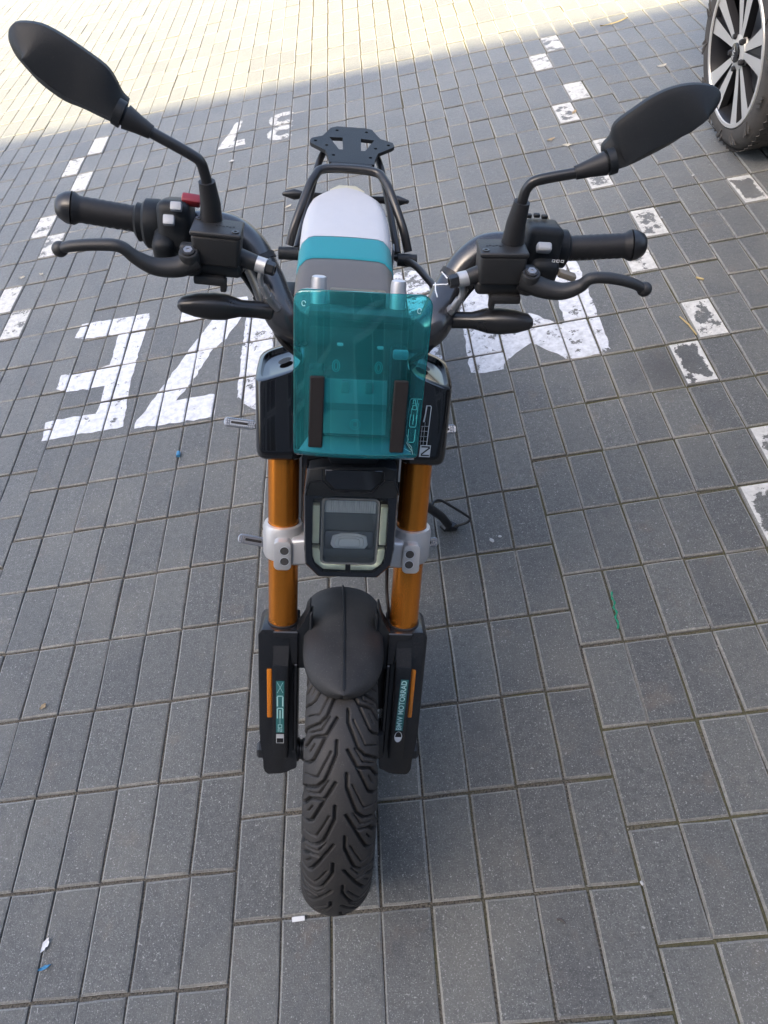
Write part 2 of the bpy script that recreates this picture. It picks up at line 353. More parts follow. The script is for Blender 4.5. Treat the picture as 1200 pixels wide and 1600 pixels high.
def prism(bm, poly, z0, z1, bev=0.0, seg=2, face_only=False):
    """polygon in XY pushed along Z"""
    lo = [bm.verts.new((x, y, z0)) for x, y in poly]; hi = [bm.verts.new((x, y, z1)) for x, y in poly]
    fs = [bm.faces.new(lo[::-1]), bm.faces.new(hi)]
    n = len(poly)
    for i in range(n):
        j = (i + 1) % n; fs.append(bm.faces.new((lo[i], lo[j], hi[j], hi[i])))
    if bev:
        es = [e for e in fs[1].edges] if face_only else list({e for f in fs for e in f.edges})
        bmesh.ops.bevel(bm, geom=es, offset=bev, segments=seg, profile=0.5, affect='EDGES', clamp_overlap=True)
    return bm

def lathe(bm, prof, c, axis, seg=24, cap=True):
    """prof: (distance along axis, radius)"""
    ax = Vector(axis).normalized(); ref = Vector((0, 0, 1)) if abs(ax.z) < 0.9 else Vector((0, 1, 0))
    u = ax.cross(ref).normalized(); v = ax.cross(u); c = Vector(c)
    rings = [[c + ax * t + (u * math.cos(2 * math.pi * k / seg) + v * math.sin(2 * math.pi * k / seg)) * max(r, 1e-5) for k in range(seg)] for t, r in prof]
    return loft(bm, rings, cap)

def rrect(x0, y0, x1, y1, r, n=4):
    out = []
    for cx, cy, a0 in ((x1 - r, y1 - r, 0), (x0 + r, y1 - r, 90), (x0 + r, y0 + r, 180), (x1 - r, y0 + r, 270)):
        for i in range(n + 1):
            a = R_(a0 + 90 * i / n); out.append((cx + r * math.cos(a), cy + r * math.sin(a)))
    return out

def text_bm(s, size, bold=0.0, sx=1.0):
    cu = bpy.data.curves.new('txt', 'FONT'); cu.body = s; cu.size = size; cu.align_x = 'CENTER'; cu.align_y = 'CENTER'; cu.offset = bold
    cu.resolution_u = 3
    o = bpy.data.objects.new('txt', cu); COL.objects.link(o); bpy.context.view_layer.update()
    me = bpy.data.meshes.new_from_object(o.evaluated_get(bpy.context.evaluated_depsgraph_get()))
    bpy.data.objects.remove(o); bm = bmesh.new(); bm.from_mesh(me); bpy.data.meshes.remove(me)
    for v in bm.verts: v.co.x *= sx
    return bm

def empty(name, label, cat, loc=(0, 0, 0), group=None):
    o = bpy.data.objects.new(name, None); COL.objects.link(o); o.location = loc; o['label'] = label; o['category'] = cat
    if group: o['group'] = group
    return o

# ------------------------------------------------------------------ pavement
PU, PV = 0.1, 0.20396
HX, HY, BEV, BD = 0.0475, 0.0984, 0.0034, 0.0034
def block_offset(u):                      # half-bond shift between bands of eight columns
    k = math.floor(u / 8.0)
    return 0.0 if k % 2 == 0 else 0.49
def warp(x, y):                           # the laid rows drift a little
    d = max(0.0, y - 1.7)
    return x + 0.0035 * d * d * max(0.0, min(1.5, x / 0.8)), y + 0.024 * d * d

def paver_shape(seed):
    rnd = random.Random(seed)
    out = [(-HX, -HY), (-HX * 0.02, -HY), (HX, -HY), (HX, -HY * 0.33), (HX, HY * 0.35), (HX, HY), (HX * 0.03, HY), (-HX, HY), (-HX, HY * 0.3), (-HX, -HY * 0.36)]
    out = [(x + rnd.uniform(-.0007, .0007), y + rnd.uniform(-.0008, .0008)) for x, y in out]
    def ring(ins, z, jit):
        r = []
        for x, y in out:
            sx = max(-1, min(1, x / HX)); sy = max(-1, min(1, y / HY))
            ix = ins if abs(sx) > 0.9 else 0; iy = ins if abs(sy) > 0.9 else 0
            r.append((x - math.copysign(ix + (rnd.uniform(0, jit) if ix else 0), sx), y - math.copysign(iy + (rnd.uniform(0, jit) if iy else 0), sy), z))
        return r
    top = ring(BEV, 0.0, 0.0012); mid = ring(0.0, -BD, 0); low = [(x, y, -0.022) for x, y, _ in mid]
    return top, mid, low
NVAR = 10
SHAPES = [paver_shape(i) for i in range(NVAR)]
def shape_faces(off=0):
    n = 10; F = [tuple(off + i for i in range(n))]; mi = [0]
    for i in range(n):
        j = (i + 1) % n; F.append((off + i, off + n + i, off + n + j, off + j)); mi.append(1)
    for i in range(n):
        j = (i + 1) % n; F.append((off + n + i, off + 2 * n + i, off + 2 * n + j, off + n + j)); mi.append(0)
    return F, mi
VAR_ME = []
for t, m_, l in SHAPES:
    F, mi = shape_faces(); me = bpy.data.meshes.new('paver'); me.from_pydata(t + m_ + l, [], F)
    me.materials.append(MT['paver']); me.materials.append(MT['paver_edge']); me.polygons.foreach_set('material_index', mi); VAR_ME.append(me)

X0, X1, Y0, Y1 = -6.4, 5.6, -2.2, 10.6
PAV = []
for iu in range(int(X0 / PU), int(X1 / PU)):
    off = block_offset(iu + 0.5)
    for iv in range(int(Y0 / PV), int(Y1 / PV)):
        x = (iu + 0.5) * PU; y = (iv + 0.5 + off) * PV
        x, y = warp(x, y)
        PAV.append(dict(x=x + random.gauss(0, .0007), y=y + random.gauss(0, .0009), z=random.gauss(0, .0009), rz=random.gauss(0, .0065),
                        tx=random.gauss(0, .0035), ty=random.gauss(0, .0055), var=random.randrange(NVAR), sy=1.0 + 0.048 * max(0, (iv * PV) - 1.7)))
def frame_area(p):
    cs = [project((p['x'] + a, p['y'] + b, 0)) for a, b in ((-.049, -.1), (.049, -.1), (.049, .1), (-.049, .1))]
    if min(c[2] for c in cs) < 0.1: return 0
    cx = sum(c[0] for c in cs) / 4; cy = sum(c[1] for c in cs) / 4
    if not (-20 < cx < 1220 and -20 < cy < 1640): return 0
    return abs(sum(cs[i][0] * cs[(i + 1) % 4][1] - cs[(i + 1) % 4][0] * cs[i][1] for i in range(4))) / 2
for p in PAV: p['area'] = frame_area(p)
order = sorted(range(len(PAV)), key=lambda i: -PAV[i]['area'])
single = set(order[:300])

bm = bmesh.new()
vs4 = [bm.verts.new(c) for c in ((X0 - .3, Y0 - .3, -.0075), (X1 + .3, Y0 - .3, -.0075), (X1 + .3, Y1 + 3.3, -.0075), (X0 - .3, Y1 + 3.3, -.0075))]; bm.faces.new(vs4)
pavement = finish('pavement', bm, 'joint', kind='structure', label='grey block pavement of long concrete pavers with sandy mossy joints')
VV, FF, MI = [], [], []
for i, p in enumerate(PAV):
    if i in single:
        o = bpy.data.objects.new('paver', VAR_ME[p['var']]); COL.objects.link(o); o.parent = pavement
        o.location = (p['x'], p['y'], p['z']); o.rotation_euler = (p['tx'], p['ty'], p['rz']); o.scale = (1, p['sy'], 1)
    else:
        Rm = Matrix.Translation((p['x'], p['y'], p['z'])) @ Euler((p['tx'], p['ty'], p['rz'])).to_matrix().to_4x4() @ Matrix.Diagonal((1, p['sy'], 1, 1))
        t, m_, l = SHAPES[p['var']]; F, mi = shape_faces(len(VV)); VV += [Rm @ Vector(v) for v in t + m_ + l]; FF += F; MI += mi
o = np_mesh('paver_field', VV, FF, ['paver', 'paver_edge'], pavement, smooth=False, kind='stuff')
o.data.polygons.foreach_set('material_index', MI)

bm = bmesh.new(); S = 400
vs4 = [bm.verts.new(c) for c in ((-S, -S, -.012), (S, -S, -.012), (S, S, -.012), (-S, S, -.012))]; bm.faces.new(vs4)
finish('ground', bm, 'ground', kind='structure', label='wide paved yard reaching into the distance')

# grit in the joints
VV, FF = [], []
for k in range(1500):
    p = PAV[order[random.randrange(0, 900)]]
    if random.random() < 0.6: x = p['x'] + random.choice((-1, 1)) * 0.05 + random.gauss(0, .0012); y = p['y'] + random.uniform(-.1, .1)
    elif random.random() < 0.7: x = p['x'] + random.uniform(-.05, .05); y = p['y'] + random.choice((-1, 1)) * 0.102 + random.gauss(0, .0012)
    else: x = p['x'] + random.uniform(-.05, .05); y = p['y'] + random.uniform(-.1, .1)
    s = random.uniform(.0006, .0017) * (1.3 if random.random() < .1 else 1); b = len(VV)
    zc = -.003 if k % 10 < 8 else .0006
    for d in ((1, 0, 0), (-.9, .3, 0), (0, 1, .1), (.1, -1, 0), (0, 0, .8), (0, 0, -.8)):
        VV.append((x + d[0] * s * random.uniform(.7, 1.2), y + d[1] * s * random.uniform(.7, 1.2), zc + d[2] * s))
    FF += [(b, b + 2, b + 4), (b + 2, b + 1, b + 4), (b + 1, b + 3, b + 4), (b + 3, b, b + 4), (b + 2, b, b + 5), (b + 1, b + 2, b + 5), (b + 3, b + 1, b + 5), (b, b + 3, b + 5)]
MT['grit'] = mat('pale_grit', (0.40, 0.38, 0.34), 0.8, noise=0.5, nscale=60)
np_mesh('grit', VV, FF, 'grit', None, smooth=False, kind='stuff', label='loose pale grit scattered along the paver joints')

# ------------------------------------------------------------------ painted markings: sheets cut at the joints, lying on each paver
def clip_poly(poly, inside, inter):
    out = []
    for i in range(len(poly)):
        a = poly[i - 1]; b = poly[i]
        if inside(b):
            if not inside(a): out.append(inter(a, b))
            out.append(b)
        elif inside(a): out.append(inter(a, b))
    return out
def clip_rect(poly, x0, y0, x1, y1):
    for ax, lim, sg in ((0, x0, 1), (0, x1, -1), (1, y0, 1), (1, y1, -1)):
        def ins(p): return (p[ax] - lim) * sg >= 0
        def itr(a, b):
            t = (lim - a[ax]) / (b[ax] - a[ax]); return (a[0] + t * (b[0] - a[0]), a[1] + t * (b[1] - a[1]))
        poly = clip_poly(poly, ins, itr)
        if not poly: return []
    return poly
def tri_fill(poly):
    from mathutils.geometry import tessellate_polygon
    return [tuple(poly[i] for i in t) for t in tessellate_polygon([[Vector((x, y, 0)) for x, y in poly]])]
def rough_poly(poly, step=.02, amp=.0022):
    out = []
    for i in range(len(poly)):
        a = poly[i]; b = poly[(i + 1) % len(poly)]; L = math.hypot(b[0] - a[0], b[1] - a[1]); n = max(1, int(L / step))
        for k in range(n):
            t = k / n; out.append((a[0] + t * (b[0] - a[0]) + random.gauss(0, amp), a[1] + t * (b[1] - a[1]) + random.gauss(0, amp)))
    return out
def painted(name, polys, label, cat, group, wear, material='paint', snap=None, edge=False):
    bm = bmesh.new(); lay = bm.verts.layers.float.new('edge')
    for poly in polys:
        tris = tri_fill(rough_poly(poly))
        xs = [q[0] for q in poly]; ys = [q[1] for q in poly]
        for p in PAV:
            if p['x'] < min(xs) - .06 or p['x'] > max(xs) + .06 or p['y'] < min(ys) - .12 or p['y'] > max(ys) + .12: continue
            if snap is not None and p is not snap: continue
            c, s = math.cos(p['rz']), math.sin(p['rz'])
            for t in tris:
                loc = [((x - p['x']) * c + (y - p['y']) * s, -(x - p['x']) * s + (y - p['y']) * c) for x, y in t]
                hx, hy = HX - BEV - .0006, (HY - BEV) * p['sy'] - .0006
                q = clip_rect(loc, -hx, -hy, hx, hy)
                if len(q) < 3: continue
                vv = []
                for x, y in q:
                    z = p['z'] - x * math.sin(p['ty']) + y * math.sin(p['tx']) + .0012
                    v = bm.verts.new((p['x'] + x * c - y * s, p['y'] + x * s + y * c, z)); v[lay] = 1.0; vv.append(v)
                try: bm.faces.new(vv)
                except ValueError: pass
            for t in tris:
                loc = [((x - p['x']) * c + (y - p['y']) * s, -(x - p['x']) * s + (y - p['y']) * c) for x, y in t]
                hx, hy = HX - BEV - .0006, (HY - BEV) * p['sy'] - .0006; W_b = BEV * .95
                for ax, sg, r4 in ((0, -1, (-hx - W_b, -hy, -hx, hy)), (0, 1, (hx, -hy, hx + W_b, hy)), (1, -1, (-hx, -hy - W_b, hx, -hy)), (1, 1, (-hx, hy, hx, hy + W_b))):
                    q = clip_rect(loc, *r4)
                    if len(q) < 3: continue
                    vv = []
                    for x, y in q:
                        d = abs((x, y)[ax]) - (hx, hy)[ax]; z = p['z'] - x * math.sin(p['ty']) + y * math.sin(p['tx']) + .0012 - max(0, d - .0004) * .95
                        v = bm.verts.new((p['x'] + x * c - y * s, p['y'] + x * s + y * c, z)); v[lay] = 1.0; vv.append(v)
                    try: bm.faces.new(vv)
                    except ValueError: pass
    bmesh.ops.remove_doubles(bm, verts=bm.verts, dist=1e-5)
    for f in bm.faces:
        if f.normal.z < 0: f.normal_flip()
    me = bpy.data.meshes.new(name); bm.to_mesh(me); bm.free(); me.materials.append(MT[material])
    o = link(name, me, None, label=label, category=cat, group=group, wear=float(wear)); return o

LG = 'large painted letters under the motorcycle'
E_ = [(-.842, 2.173), (-.831, 2.264), (-.715, 2.260), (-.607, 2.252), (-.540, 2.257), (-.535, 2.147), (-.541, 1.946), (-.536, 1.735), (-.525, 1.570), (-.701, 1.573), (-.823, 1.571), (-.833, 1.670), (-.810, 1.676), (-.644, 1.672), (-.638, 1.731), (-.643, 1.822), (-.794, 1.825), (-.836, 1.854), (-.843, 1.937), (-.817, 1.939), (-.710, 1.942), (-.646, 1.948), (-.652, 2.147), (-.802, 2.158)]
Z_ = [(-.403, 2.248), (-.243, 2.245), (-.125, 2.242), (-.128, 2.140), (-.192, 1.987), (-.236, 1.927), (-.299, 1.757), (-.342, 1.668), (-.201, 1.664), (-.197, 1.546), (-.287, 1.544), (-.480, 1.556), (-.479, 1.597), (-.444, 1.666), (-.405, 1.773), (-.331, 1.954), (-.257, 2.135), (-.402, 2.138)]
W_ = [(.692, 2.20), (.690, 1.90), (.680, 1.648), (.678, 1.552), (.721, 1.533), (.784, 1.535), (.802, 1.581), (.895, 1.652), (.991, 1.535), (1.099, 1.533), (1.132, 1.546), (1.136, 1.722), (1.138, 1.915), (1.142, 2.20), (1.040, 2.20), (1.034, 1.997), (1.028, 1.868), (1.021, 1.742), (1.009, 1.721), (.918, 1.814), (.801, 1.733), (.807, 1.870), (.806, 2.20)]
def oring(x0, x1, y0, y1, w, r):
    o = rrect(x0, y0, x1, y1, r, 5); i = rrect(x0 + w, y0 + w, x1 - w, y1 - w, r * .5, 5)
    n = len(o); return [[o[k], o[(k + 1) % n], i[(k + 1) % n], i[k]] for k in range(n)]
painted('painted_letter', [E_], 'big white painted letter E with its three arms pointing away from the motorcycle', 'marking', LG, 0.05)
painted('painted_letter', [Z_], 'big white painted letter Z between the letter E and the black front cover', 'marking', LG, 0.03)
painted('painted_letter', [W_], 'big white painted M with two thick uprights beneath the brake lever', 'marking', LG, 0.07)
painted('painted_letter', oring(-.122, .20, 1.536, 2.24, .115, .13), 'rounded white painted letter mostly hidden, right beside the letter Z', 'marking', LG, 0.09)
painted('painted_letter', oring(.265, .592, 1.536, 2.22, .115, .10), 'rounded white painted letter mostly hidden, between the motorcycle and the M', 'marking', LG, 0.15)
painted('painted_digit', [[(-.278, 4.026), (-.321, 4.027), (-.356, 3.860), (-.396, 3.740), (-.396, 3.705), (-.318, 3.703), (-.242, 3.705), (-.247, 3.776), (-.318, 3.775), (-.290, 3.900)]],
        'small white painted 7 on the shaded paving behind the motorcycle', 'marking', 'small painted number', 0.06, 'paint2')
def arc(cx, cy, r, a0, a1, n=10): return [(cx + r * math.cos(R_(a0 + (a1 - a0) * k / n)), cy + r * math.sin(R_(a0 + (a1 - a0) * k / n)) * 1.05) for k in range(n + 1)]
P3 = []
for cy in (3.945, 3.765):
    a = arc(-.045, cy, .082, 42, 318, 16); b = arc(-.045, cy, .035, 42, 318, 16)
    for k in range(16): P3.append([a[k], a[k + 1], b[k + 1], b[k]])
painted('painted_digit', P3, 'small white painted 3 on the shaded paving beside the painted 7', 'marking', 'small painted number', 0.07, 'paint2')

DASH = [(13.5, 20.0, .62), (14.5, 19.0, .62)]
def near_paver(x, y): return min(PAV, key=lambda p: (p['x'] - x) ** 2 + (p['y'] - y) ** 2)
dash = [((1.492, 4.186), .16, 'painted paver patch at the edge of the sunlight, farthest of the right-hand row'),
        ((1.384, 3.954), .12, 'white painted paver just inside the shade edge in the right-hand row'),
        ((1.478, 3.515), .11, 'white painted paver, second inside the shade in the right-hand row'),
        ((1.373, 3.288), .20, 'chipped white painted paver, third inside the shade in the right-hand row'),
        ((1.453, 2.935), .18, 'white painted paver half hidden above the boot of the right-hand mirror'),
        ((1.369, 2.646), .22, 'worn white painted paver just under the right-hand mirror'),
        ((1.452, 2.247), .22, 'peeling white painted paver beyond the end of the right-hand grip'),
        ((1.363, 2.026), .10, 'clean white painted paver peeking out under the right-hand grip end'),
        ((1.449, 1.625), .22, 'worn white painted paver with a yellow straw lying on it'),
        ((1.355, 1.425), .33, 'white painted paver worn down to a thin rim beside a dark smudge'),
        ((1.419, 1.063), .24, 'worn white painted paver at the right border, above the last one'),
        ((1.321, 0.831), .31, 'mostly flaked white painted paver, nearest of the right-hand row'),
        ((1.864, 2.296), .36, 'faint white paint remains on a paver near the car tyre'),
        ((-1.15, 4.12), .11, 'white painted paver farthest back in the left-hand row, by the mirror'),
        ((-1.26, 3.85), .13, 'white painted paver second from the back in the left-hand row'),
        ((-1.16, 3.60), .10, 'white painted paver third from the back in the left-hand row'),
        ((-1.26, 3.20), .14, 'white painted paver with a dark fleck left of the left-hand grip'),
        ((-1.155, 2.96), .16, 'white painted paver with a dark fleck behind the left-hand lever tip'),
        ((-1.25, 2.56), .10, 'white painted paver at the left border, next to the last of its row'),
        ((-1.155, 2.36), .13, 'white painted paver nearest the letter E, last of the left-hand row')]
for (x, y), w, lab in dash:
    p = near_paver(x, y); c, s = math.cos(p['rz']), math.sin(p['rz']); hx, hy = .046, .095 * p['sy']
    poly = [(p['x'] + a * c - b * s, p['y'] + a * s + b * c) for a, b in ((-hx, -hy), (hx, -hy), (hx, hy), (-hx, hy))]
    o = painted('painted_paver_patch', [poly], lab, 'marking', 'white painted bay markings', w - .04, 'paint2', snap=p)
    # centre wear: finer mesh with the edge attribute falling to the rim
    bm = bmesh.new(); bm.from_mesh(o.data); lay = bm.verts.layers.float['edge']
    bmesh.ops.triangulate(bm, faces=bm.faces); bm.clear()
    lay = bm.verts.layers.float.new('edge') if 'edge' not in bm.verts.layers.float else bm.verts.layers.float['edge']
    hx2, hy2 = HX - BEV - .0006, (HY - BEV) * p['sy'] - .0006; nx, ny = 8, 14; G = []
    for j in range(ny + 1):
        row = []
        for i in range(nx + 1):
            a = -hx2 + 2 * hx2 * i / nx; b = -hy2 + 2 * hy2 * j / ny
            z = p['z'] - a * math.sin(p['ty']) + b * math.sin(p['tx']) + .0012
            v = bm.verts.new((p['x'] + a * c - b * s, p['y'] + a * s + b * c, z))
            e = min(1 - abs(2 * i / nx - 1), 1 - abs(2 * j / ny - 1)); v[lay] = min(1.0, e * 1.9 + .08) if w > .17 else 1.0; row.append(v)
        G.append(row)
    for j in range(ny):
        for i in range(nx): bm.faces.new((G[j][i], G[j][i + 1], G[j + 1][i + 1], G[j + 1][i]))
    bm.to_mesh(o.data); bm.free()

# ------------------------------------------------------------------ building behind the camera: its roof line casts the shade
MT['plaster'] = mat('pale_render_wall', (0.28, 0.285, 0.295), 0.85, noise=0.12, nscale=0.6)
MT['winglass'] = mat('dark_window_glass', (0.02, 0.025, 0.03), 0.06, spec=0.6)
MT['winframe'] = mat('white_window_frame', (0.62, 0.62, 0.61), 0.5)
MT['roofm'] = mat('grey_roofing', (0.12, 0.12, 0.125), 0.8, noise=0.2, nscale=0.8)
BY = -8.0; BROT = R_(-1.5)
BH = (4.09 - BY) * math.tan(SUN_EL) / 1.0
bld = empty('apartment_building', 'tall pale apartment building behind the viewer whose shade covers the parked motorcycle', 'building', (0, BY, 0))
bld.rotation_euler = (0, 0, BROT)
NF = 5; FH = (BH - 1.0) / NF; BW = 42.0
bm = bmesh.new(); box(bm, (0, -6.0, BH / 2 - .45), (BW, 12.0, BH - .9), 0)
finish('wall', bm, 'plaster', bld)
bm = bmesh.new(); box(bm, (0, -6.0, BH - .45), (BW + .3, 12.3, .9), .02); finish('roof', bm, 'roofm', bld)
bmf = bmesh.new()
for sx, sy, w, h in ((-.72, 0, .1, 2.5), (.72, 0, .1, 2.5), (0, 1.20, 1.34, .1), (0, -1.20, 1.34, .1), (0, 0, .06, 2.3)):
    box(bmf, (sx, .03, sy), (w, .10, h), .006)
fw = finish('window', bmf, 'winframe', bld); fw.location = (-18, 0, 2)
bmg = bmesh.new(); box(bmg, (0, .012, 0), (1.34, .02, 2.3)); pw = finish('pane', bmg, 'winglass', fw)
first = True
for fl in range(NF):
    for k in range(14):
        loc = (-19.5 + 3.0 * k, 0.0, 1.9 + FH * fl)
        if first: fw.location = loc; first = False; continue
        a = fw.copy(); COL.objects.link(a); a.location = loc; a.parent = bld
        g = pw.copy(); COL.objects.link(g); g.parent = a

# ------------------------------------------------------------------ parked car (only a wheel shows)
MT['carpaint'] = mat('dark_grey_car_paint', (0.035, 0.037, 0.042), 0.25, coat=1.0, metal=0.2)
MT['machined'] = mat('machined_alloy', (0.60, 0.59, 0.56), 0.36, metal=0.55)
MT['alloydark'] = mat('dark_grey_alloy', (0.022, 0.022, 0.025), 0.35, metal=0.3)
MT['cartyre'] = mat('dusty_car_tyre', (0.050, 0.045, 0.040), 0.75, noise=0.35, nscale=14, bump=0.3, bscale=300, dust=0.25)
CW = Vector((1.872, 2.735, .346)); CR, RIM = .348, .254
car = empty('parked_car', 'dark car at the right border, only its silver spoked wheel in view', 'car', (2.75, 1.44, 0))
def car_local(bm): bm.transform(Matrix.Translation((-2.75, -1.44, 0))); return bm
def car_wheel(C, face):
    """face=-1: outer face towards -x"""
    f = face; W = .235
    bm = bmesh.new(); lathe(bm, [(.035, RIM), (.0, RIM + .010), (-.004, RIM + .05), (.012, CR - .022), (.035, CR - .004), (.06, CR), (W - .06, CR), (W - .03, CR - .006), (W - .01, CR - .03), (W, RIM + .02), (W - .02, RIM)], C, (-f, 0, 0), 72, cap=False)
    wh = finish('tyre', car_local(bm), 'cartyre', None, sharp=50)
    # tread blocks and sidewall lettering-free ribs
    bm = bmesh.new()
    for k in range(60):
        a = 2 * math.pi * k / 60
        for row, (xo, wd) in enumerate(((.036, .034), (.085, .030), (.150, .030), (.200, .034))):
            aa = a + (row % 2) * math.pi / 60
            rot = Matrix.Rotation(aa, 3, 'X'); c = rot @ Vector((-f * xo, 0, CR - .0010)) + C
            box(bm, c, (wd, .031, .003), 0, rot=rot @ Matrix.Rotation(.35 * (1 if row < 2 else -1), 3, 'Z'))
    for k in range(14):
        a = 2 * math.pi * k / 14
        for dx, da, ln in ((0, 0, .05), (.012, .05, .035), (.02, -.06, .03)):
            rot = Matrix.Rotation(a + da, 3, 'X'); c = rot @ Vector((f * .004 , 0, CR - .05 + dx * .6)) + C
            box(bm, c, (.004, .008, ln), 0, rot=rot @ Matrix.Rotation(.6 * (1 if k % 2 else -1), 3, 'X'))
    tb = finish('tread_blocks', car_local(bm), 'cartyre', None, smooth=False, kind='stuff')
    # rim: barrel, flange, spokes
    bm = bmesh.new(); lathe(bm, [(.19, RIM - .012), (.03, RIM - .004), (.004, RIM + .006), (.0, RIM + .004), (.0, RIM - .006), (.03, RIM - .022), (.17, RIM - .03), (.172, .02)], C, (-f, 0, 0), 72, cap=False)
    rim = finish('rim', car_local(bm), 'alloydark', None)
    bm = bmesh.new(); lathe(bm, [(.002, RIM - .010), (-.003, RIM - .008), (-.003, RIM + .004), (.004, RIM + .007)], C, (-f, 0, 0), 72, cap=False)
    fl = finish('rim_flange', car_local(bm), 'machined', None)
    out = [wh, tb, rim, fl]
    def spoke_pt(r, off, a, x): return C + Matrix.Rotation(a, 3, 'X') @ Vector((f * -x, off, r))
    for k in range(5):
        a = 2 * math.pi * k / 5 + CAR_ROT
        bm = bmesh.new()
        for sg in (-1, 1):
            prof = [(.050, .010 * sg, .020, .016), (.10, .0215 * sg, .031, .014), (.17, .037 * sg, .044, .009), (RIM - .008, .056 * sg, .062, .004)]
            rings = []
            for r, o_, wd, x in prof:
                lo, hi = (o_ - wd / 2, o_ + wd / 2)
                x += .0012 * sg; rings.append([spoke_pt(r, lo, a, x), spoke_pt(r, hi, a, x), spoke_pt(r, hi + .004, a, x + .028), spoke_pt(r, lo - .004, a, x + .028)])
            loft(bm, rings)
        sp = finish('spoke', car_local(bm), ['alloydark', 'machined'], None, sharp=25)
        sp.data.polygons.foreach_set('material_index', [1 if pl.normal.x * f > .8 else 0 for pl in sp.data.polygons])
        bm = bmesh.new(); rings = []
        for r, wd in ((.07, .03), (.15, .05), (RIM - .012, .09)):
            rings.append([spoke_pt(r, -wd / 2, a, .022), spoke_pt(r, wd / 2, a, .022), spoke_pt(r, wd / 2, a, .05), spoke_pt(r, -wd / 2, a, .05)])
        loft(bm, rings); sk = finish('spoke_pocket', car_local(bm), 'alloydark', None)
        out += [sp, sk]
    bm = bmesh.new(); lathe(bm, [(.03, .062), (.014, .058), (.008, .040), (.008, .001)], C, (-f, 0, 0), 32); out.append(finish('hub', car_local(bm), 'machined', None))
    bm = bmesh.new(); lathe(bm, [(.012, .034), (.002, .033), (.0, .030), (-.001, .001)], C, (-f, 0, 0), 32); out.append(finish('hub_cap', car_local(bm), 'gloss', None))
    # lettering on the cap
    bm = text_bm('KIA', .024, .0008, 1.15)
    Mx = Matrix.Translation(C + Vector((f * .0028, 0, 0))) @ Matrix.Rotation(CAR_ROT + .35, 4, 'X') @ Matrix(((0, 0, f, 0), (1, 0, 0, 0), (0, 1, 0, 0), (0, 0, 0, 1))) @ Matrix.Rotation(R_(90), 4, 'Z')
    bm.transform(Mx); out.append(finish('emblem', car_local(bm), 'machined', None, smooth=False))
    for k in range(5):
        a = 2 * math.pi * (k + .5) / 5 + CAR_ROT; c = C + Matrix.Rotation(a, 3, 'X') @ Vector((-f * .02, 0, .056))
        bm = bmesh.new(); lathe(bm, [(.0, .011), (.012, .011), (.02, .008)], c, (f, 0, 0), 6); out.append(finish('lug_nut', car_local(bm), 'alloydark', None))
    bm = bmesh.new(); lathe(bm, [(.10, .15), (.108, .16), (.115, .15)], C, (-f, 0, 0), 40); out.append(finish('brake_disc', car_local(bm), 'steel', None))
    return out
CAR_ROT = R_(0)
wparts = car_wheel(CW, -1)
wheel0 = finish('wheel', lathe(bmesh.new(), [(.12, .05), (.2, .05)], CW - Vector((2.75, 1.44, 0)), (1, 0, 0), 16), 'steel', car)
for o in wparts: o.parent = wheel0
for dx, dy, rz in ((0, -2.72, 0), (1.66, 0, math.pi), (1.66, -2.72, math.pi)):
    wc = wheel0.copy(); COL.objects.link(wc); wc.parent = car
    C0 = CW - Vector((2.75, 1.44, 0)); T1 = Matrix.Translation(C0 + Vector((dx, dy, 0))) @ Matrix.Rotation(rz, 4, 'Z') @ Matrix.Translation(-C0)
    wc.matrix_local = T1
    for o in wparts:
        c = o.copy(); COL.objects.link(c); c.parent = wc
# body: cross-sections along y
def car_section(y, zb, zt, hw, zr=None, hr=None):
    pts = [(-hw * .9, zb), (-hw, zb + .16), (-hw, zt - .16), (-hw * .93, zt)]
    pts += [(-hr, zr), (hr, zr)] if zr else [(-hw * .8, zt + .02), (hw * .8, zt + .02)]
    pts += [(hw * .93, zt), (hw, zt - .16), (hw, zb + .16), (hw * .9, zb)]
    return [(x, y, z) for x, z in pts]
bm = bmesh.new(); Yc = 1.44
loft(bm, [car_section(y, zb, zt, hw, zr, hr) for y, zb, zt, hw, zr, hr in ((-2.22, .42, .86, .70, None, 0), (-2.05, .36, .92, .80, None, 0), (-1.3, .40, .98, .83, None, 0), (-.75, .40, 1.02, .83, 1.08, .74), (-.1, .38, 1.02, .83, 1.58, .60), (1.3, .38, 1.03, .83, 1.60, .60), (2.0, .40, 1.02, .83, 1.30, .68), (2.25, .45, .92, .78, None, 0))])
body = finish('body', bm, 'carpaint', car, sharp=40)
bm = bmesh.new()
for y in (CW.y - Yc, CW.y - Yc - 2.72):
    for s in (-1, 1): lathe(bm, [(-.30, .415), (.10, .415)], (s * .83, y, .36), (s, 0, 0), 40)
cutter = finish('wheel_well', bm, 'dark', car, smooth=False)
md = body.modifiers.new('arch', 'BOOLEAN'); md.operation = 'DIFFERENCE'; md.object = cutter; md.solver = 'EXACT'
bpy.context.view_layer.update()
me = bpy.data.meshes.new_from_object(body.evaluated_get(bpy.context.evaluated_depsgraph_get())); body.modifiers.clear(); body.data = me
bpy.data.objects.remove(cutter)
bm = bmesh.new()
for s in (-1, 1):
    for y0, y1 in ((-.35, .55), (.65, 1.6)):
        vs4 = [bm.verts.new(p) for p in ((s * .835 , y0, 1.04), (s * .835, y1, 1.04), (s * .66, y1 - .1, 1.50), (s * .66, y0 + .3, 1.50))]; bm.faces.new(vs4)
finish('side_window', bm, 'winglass', car)

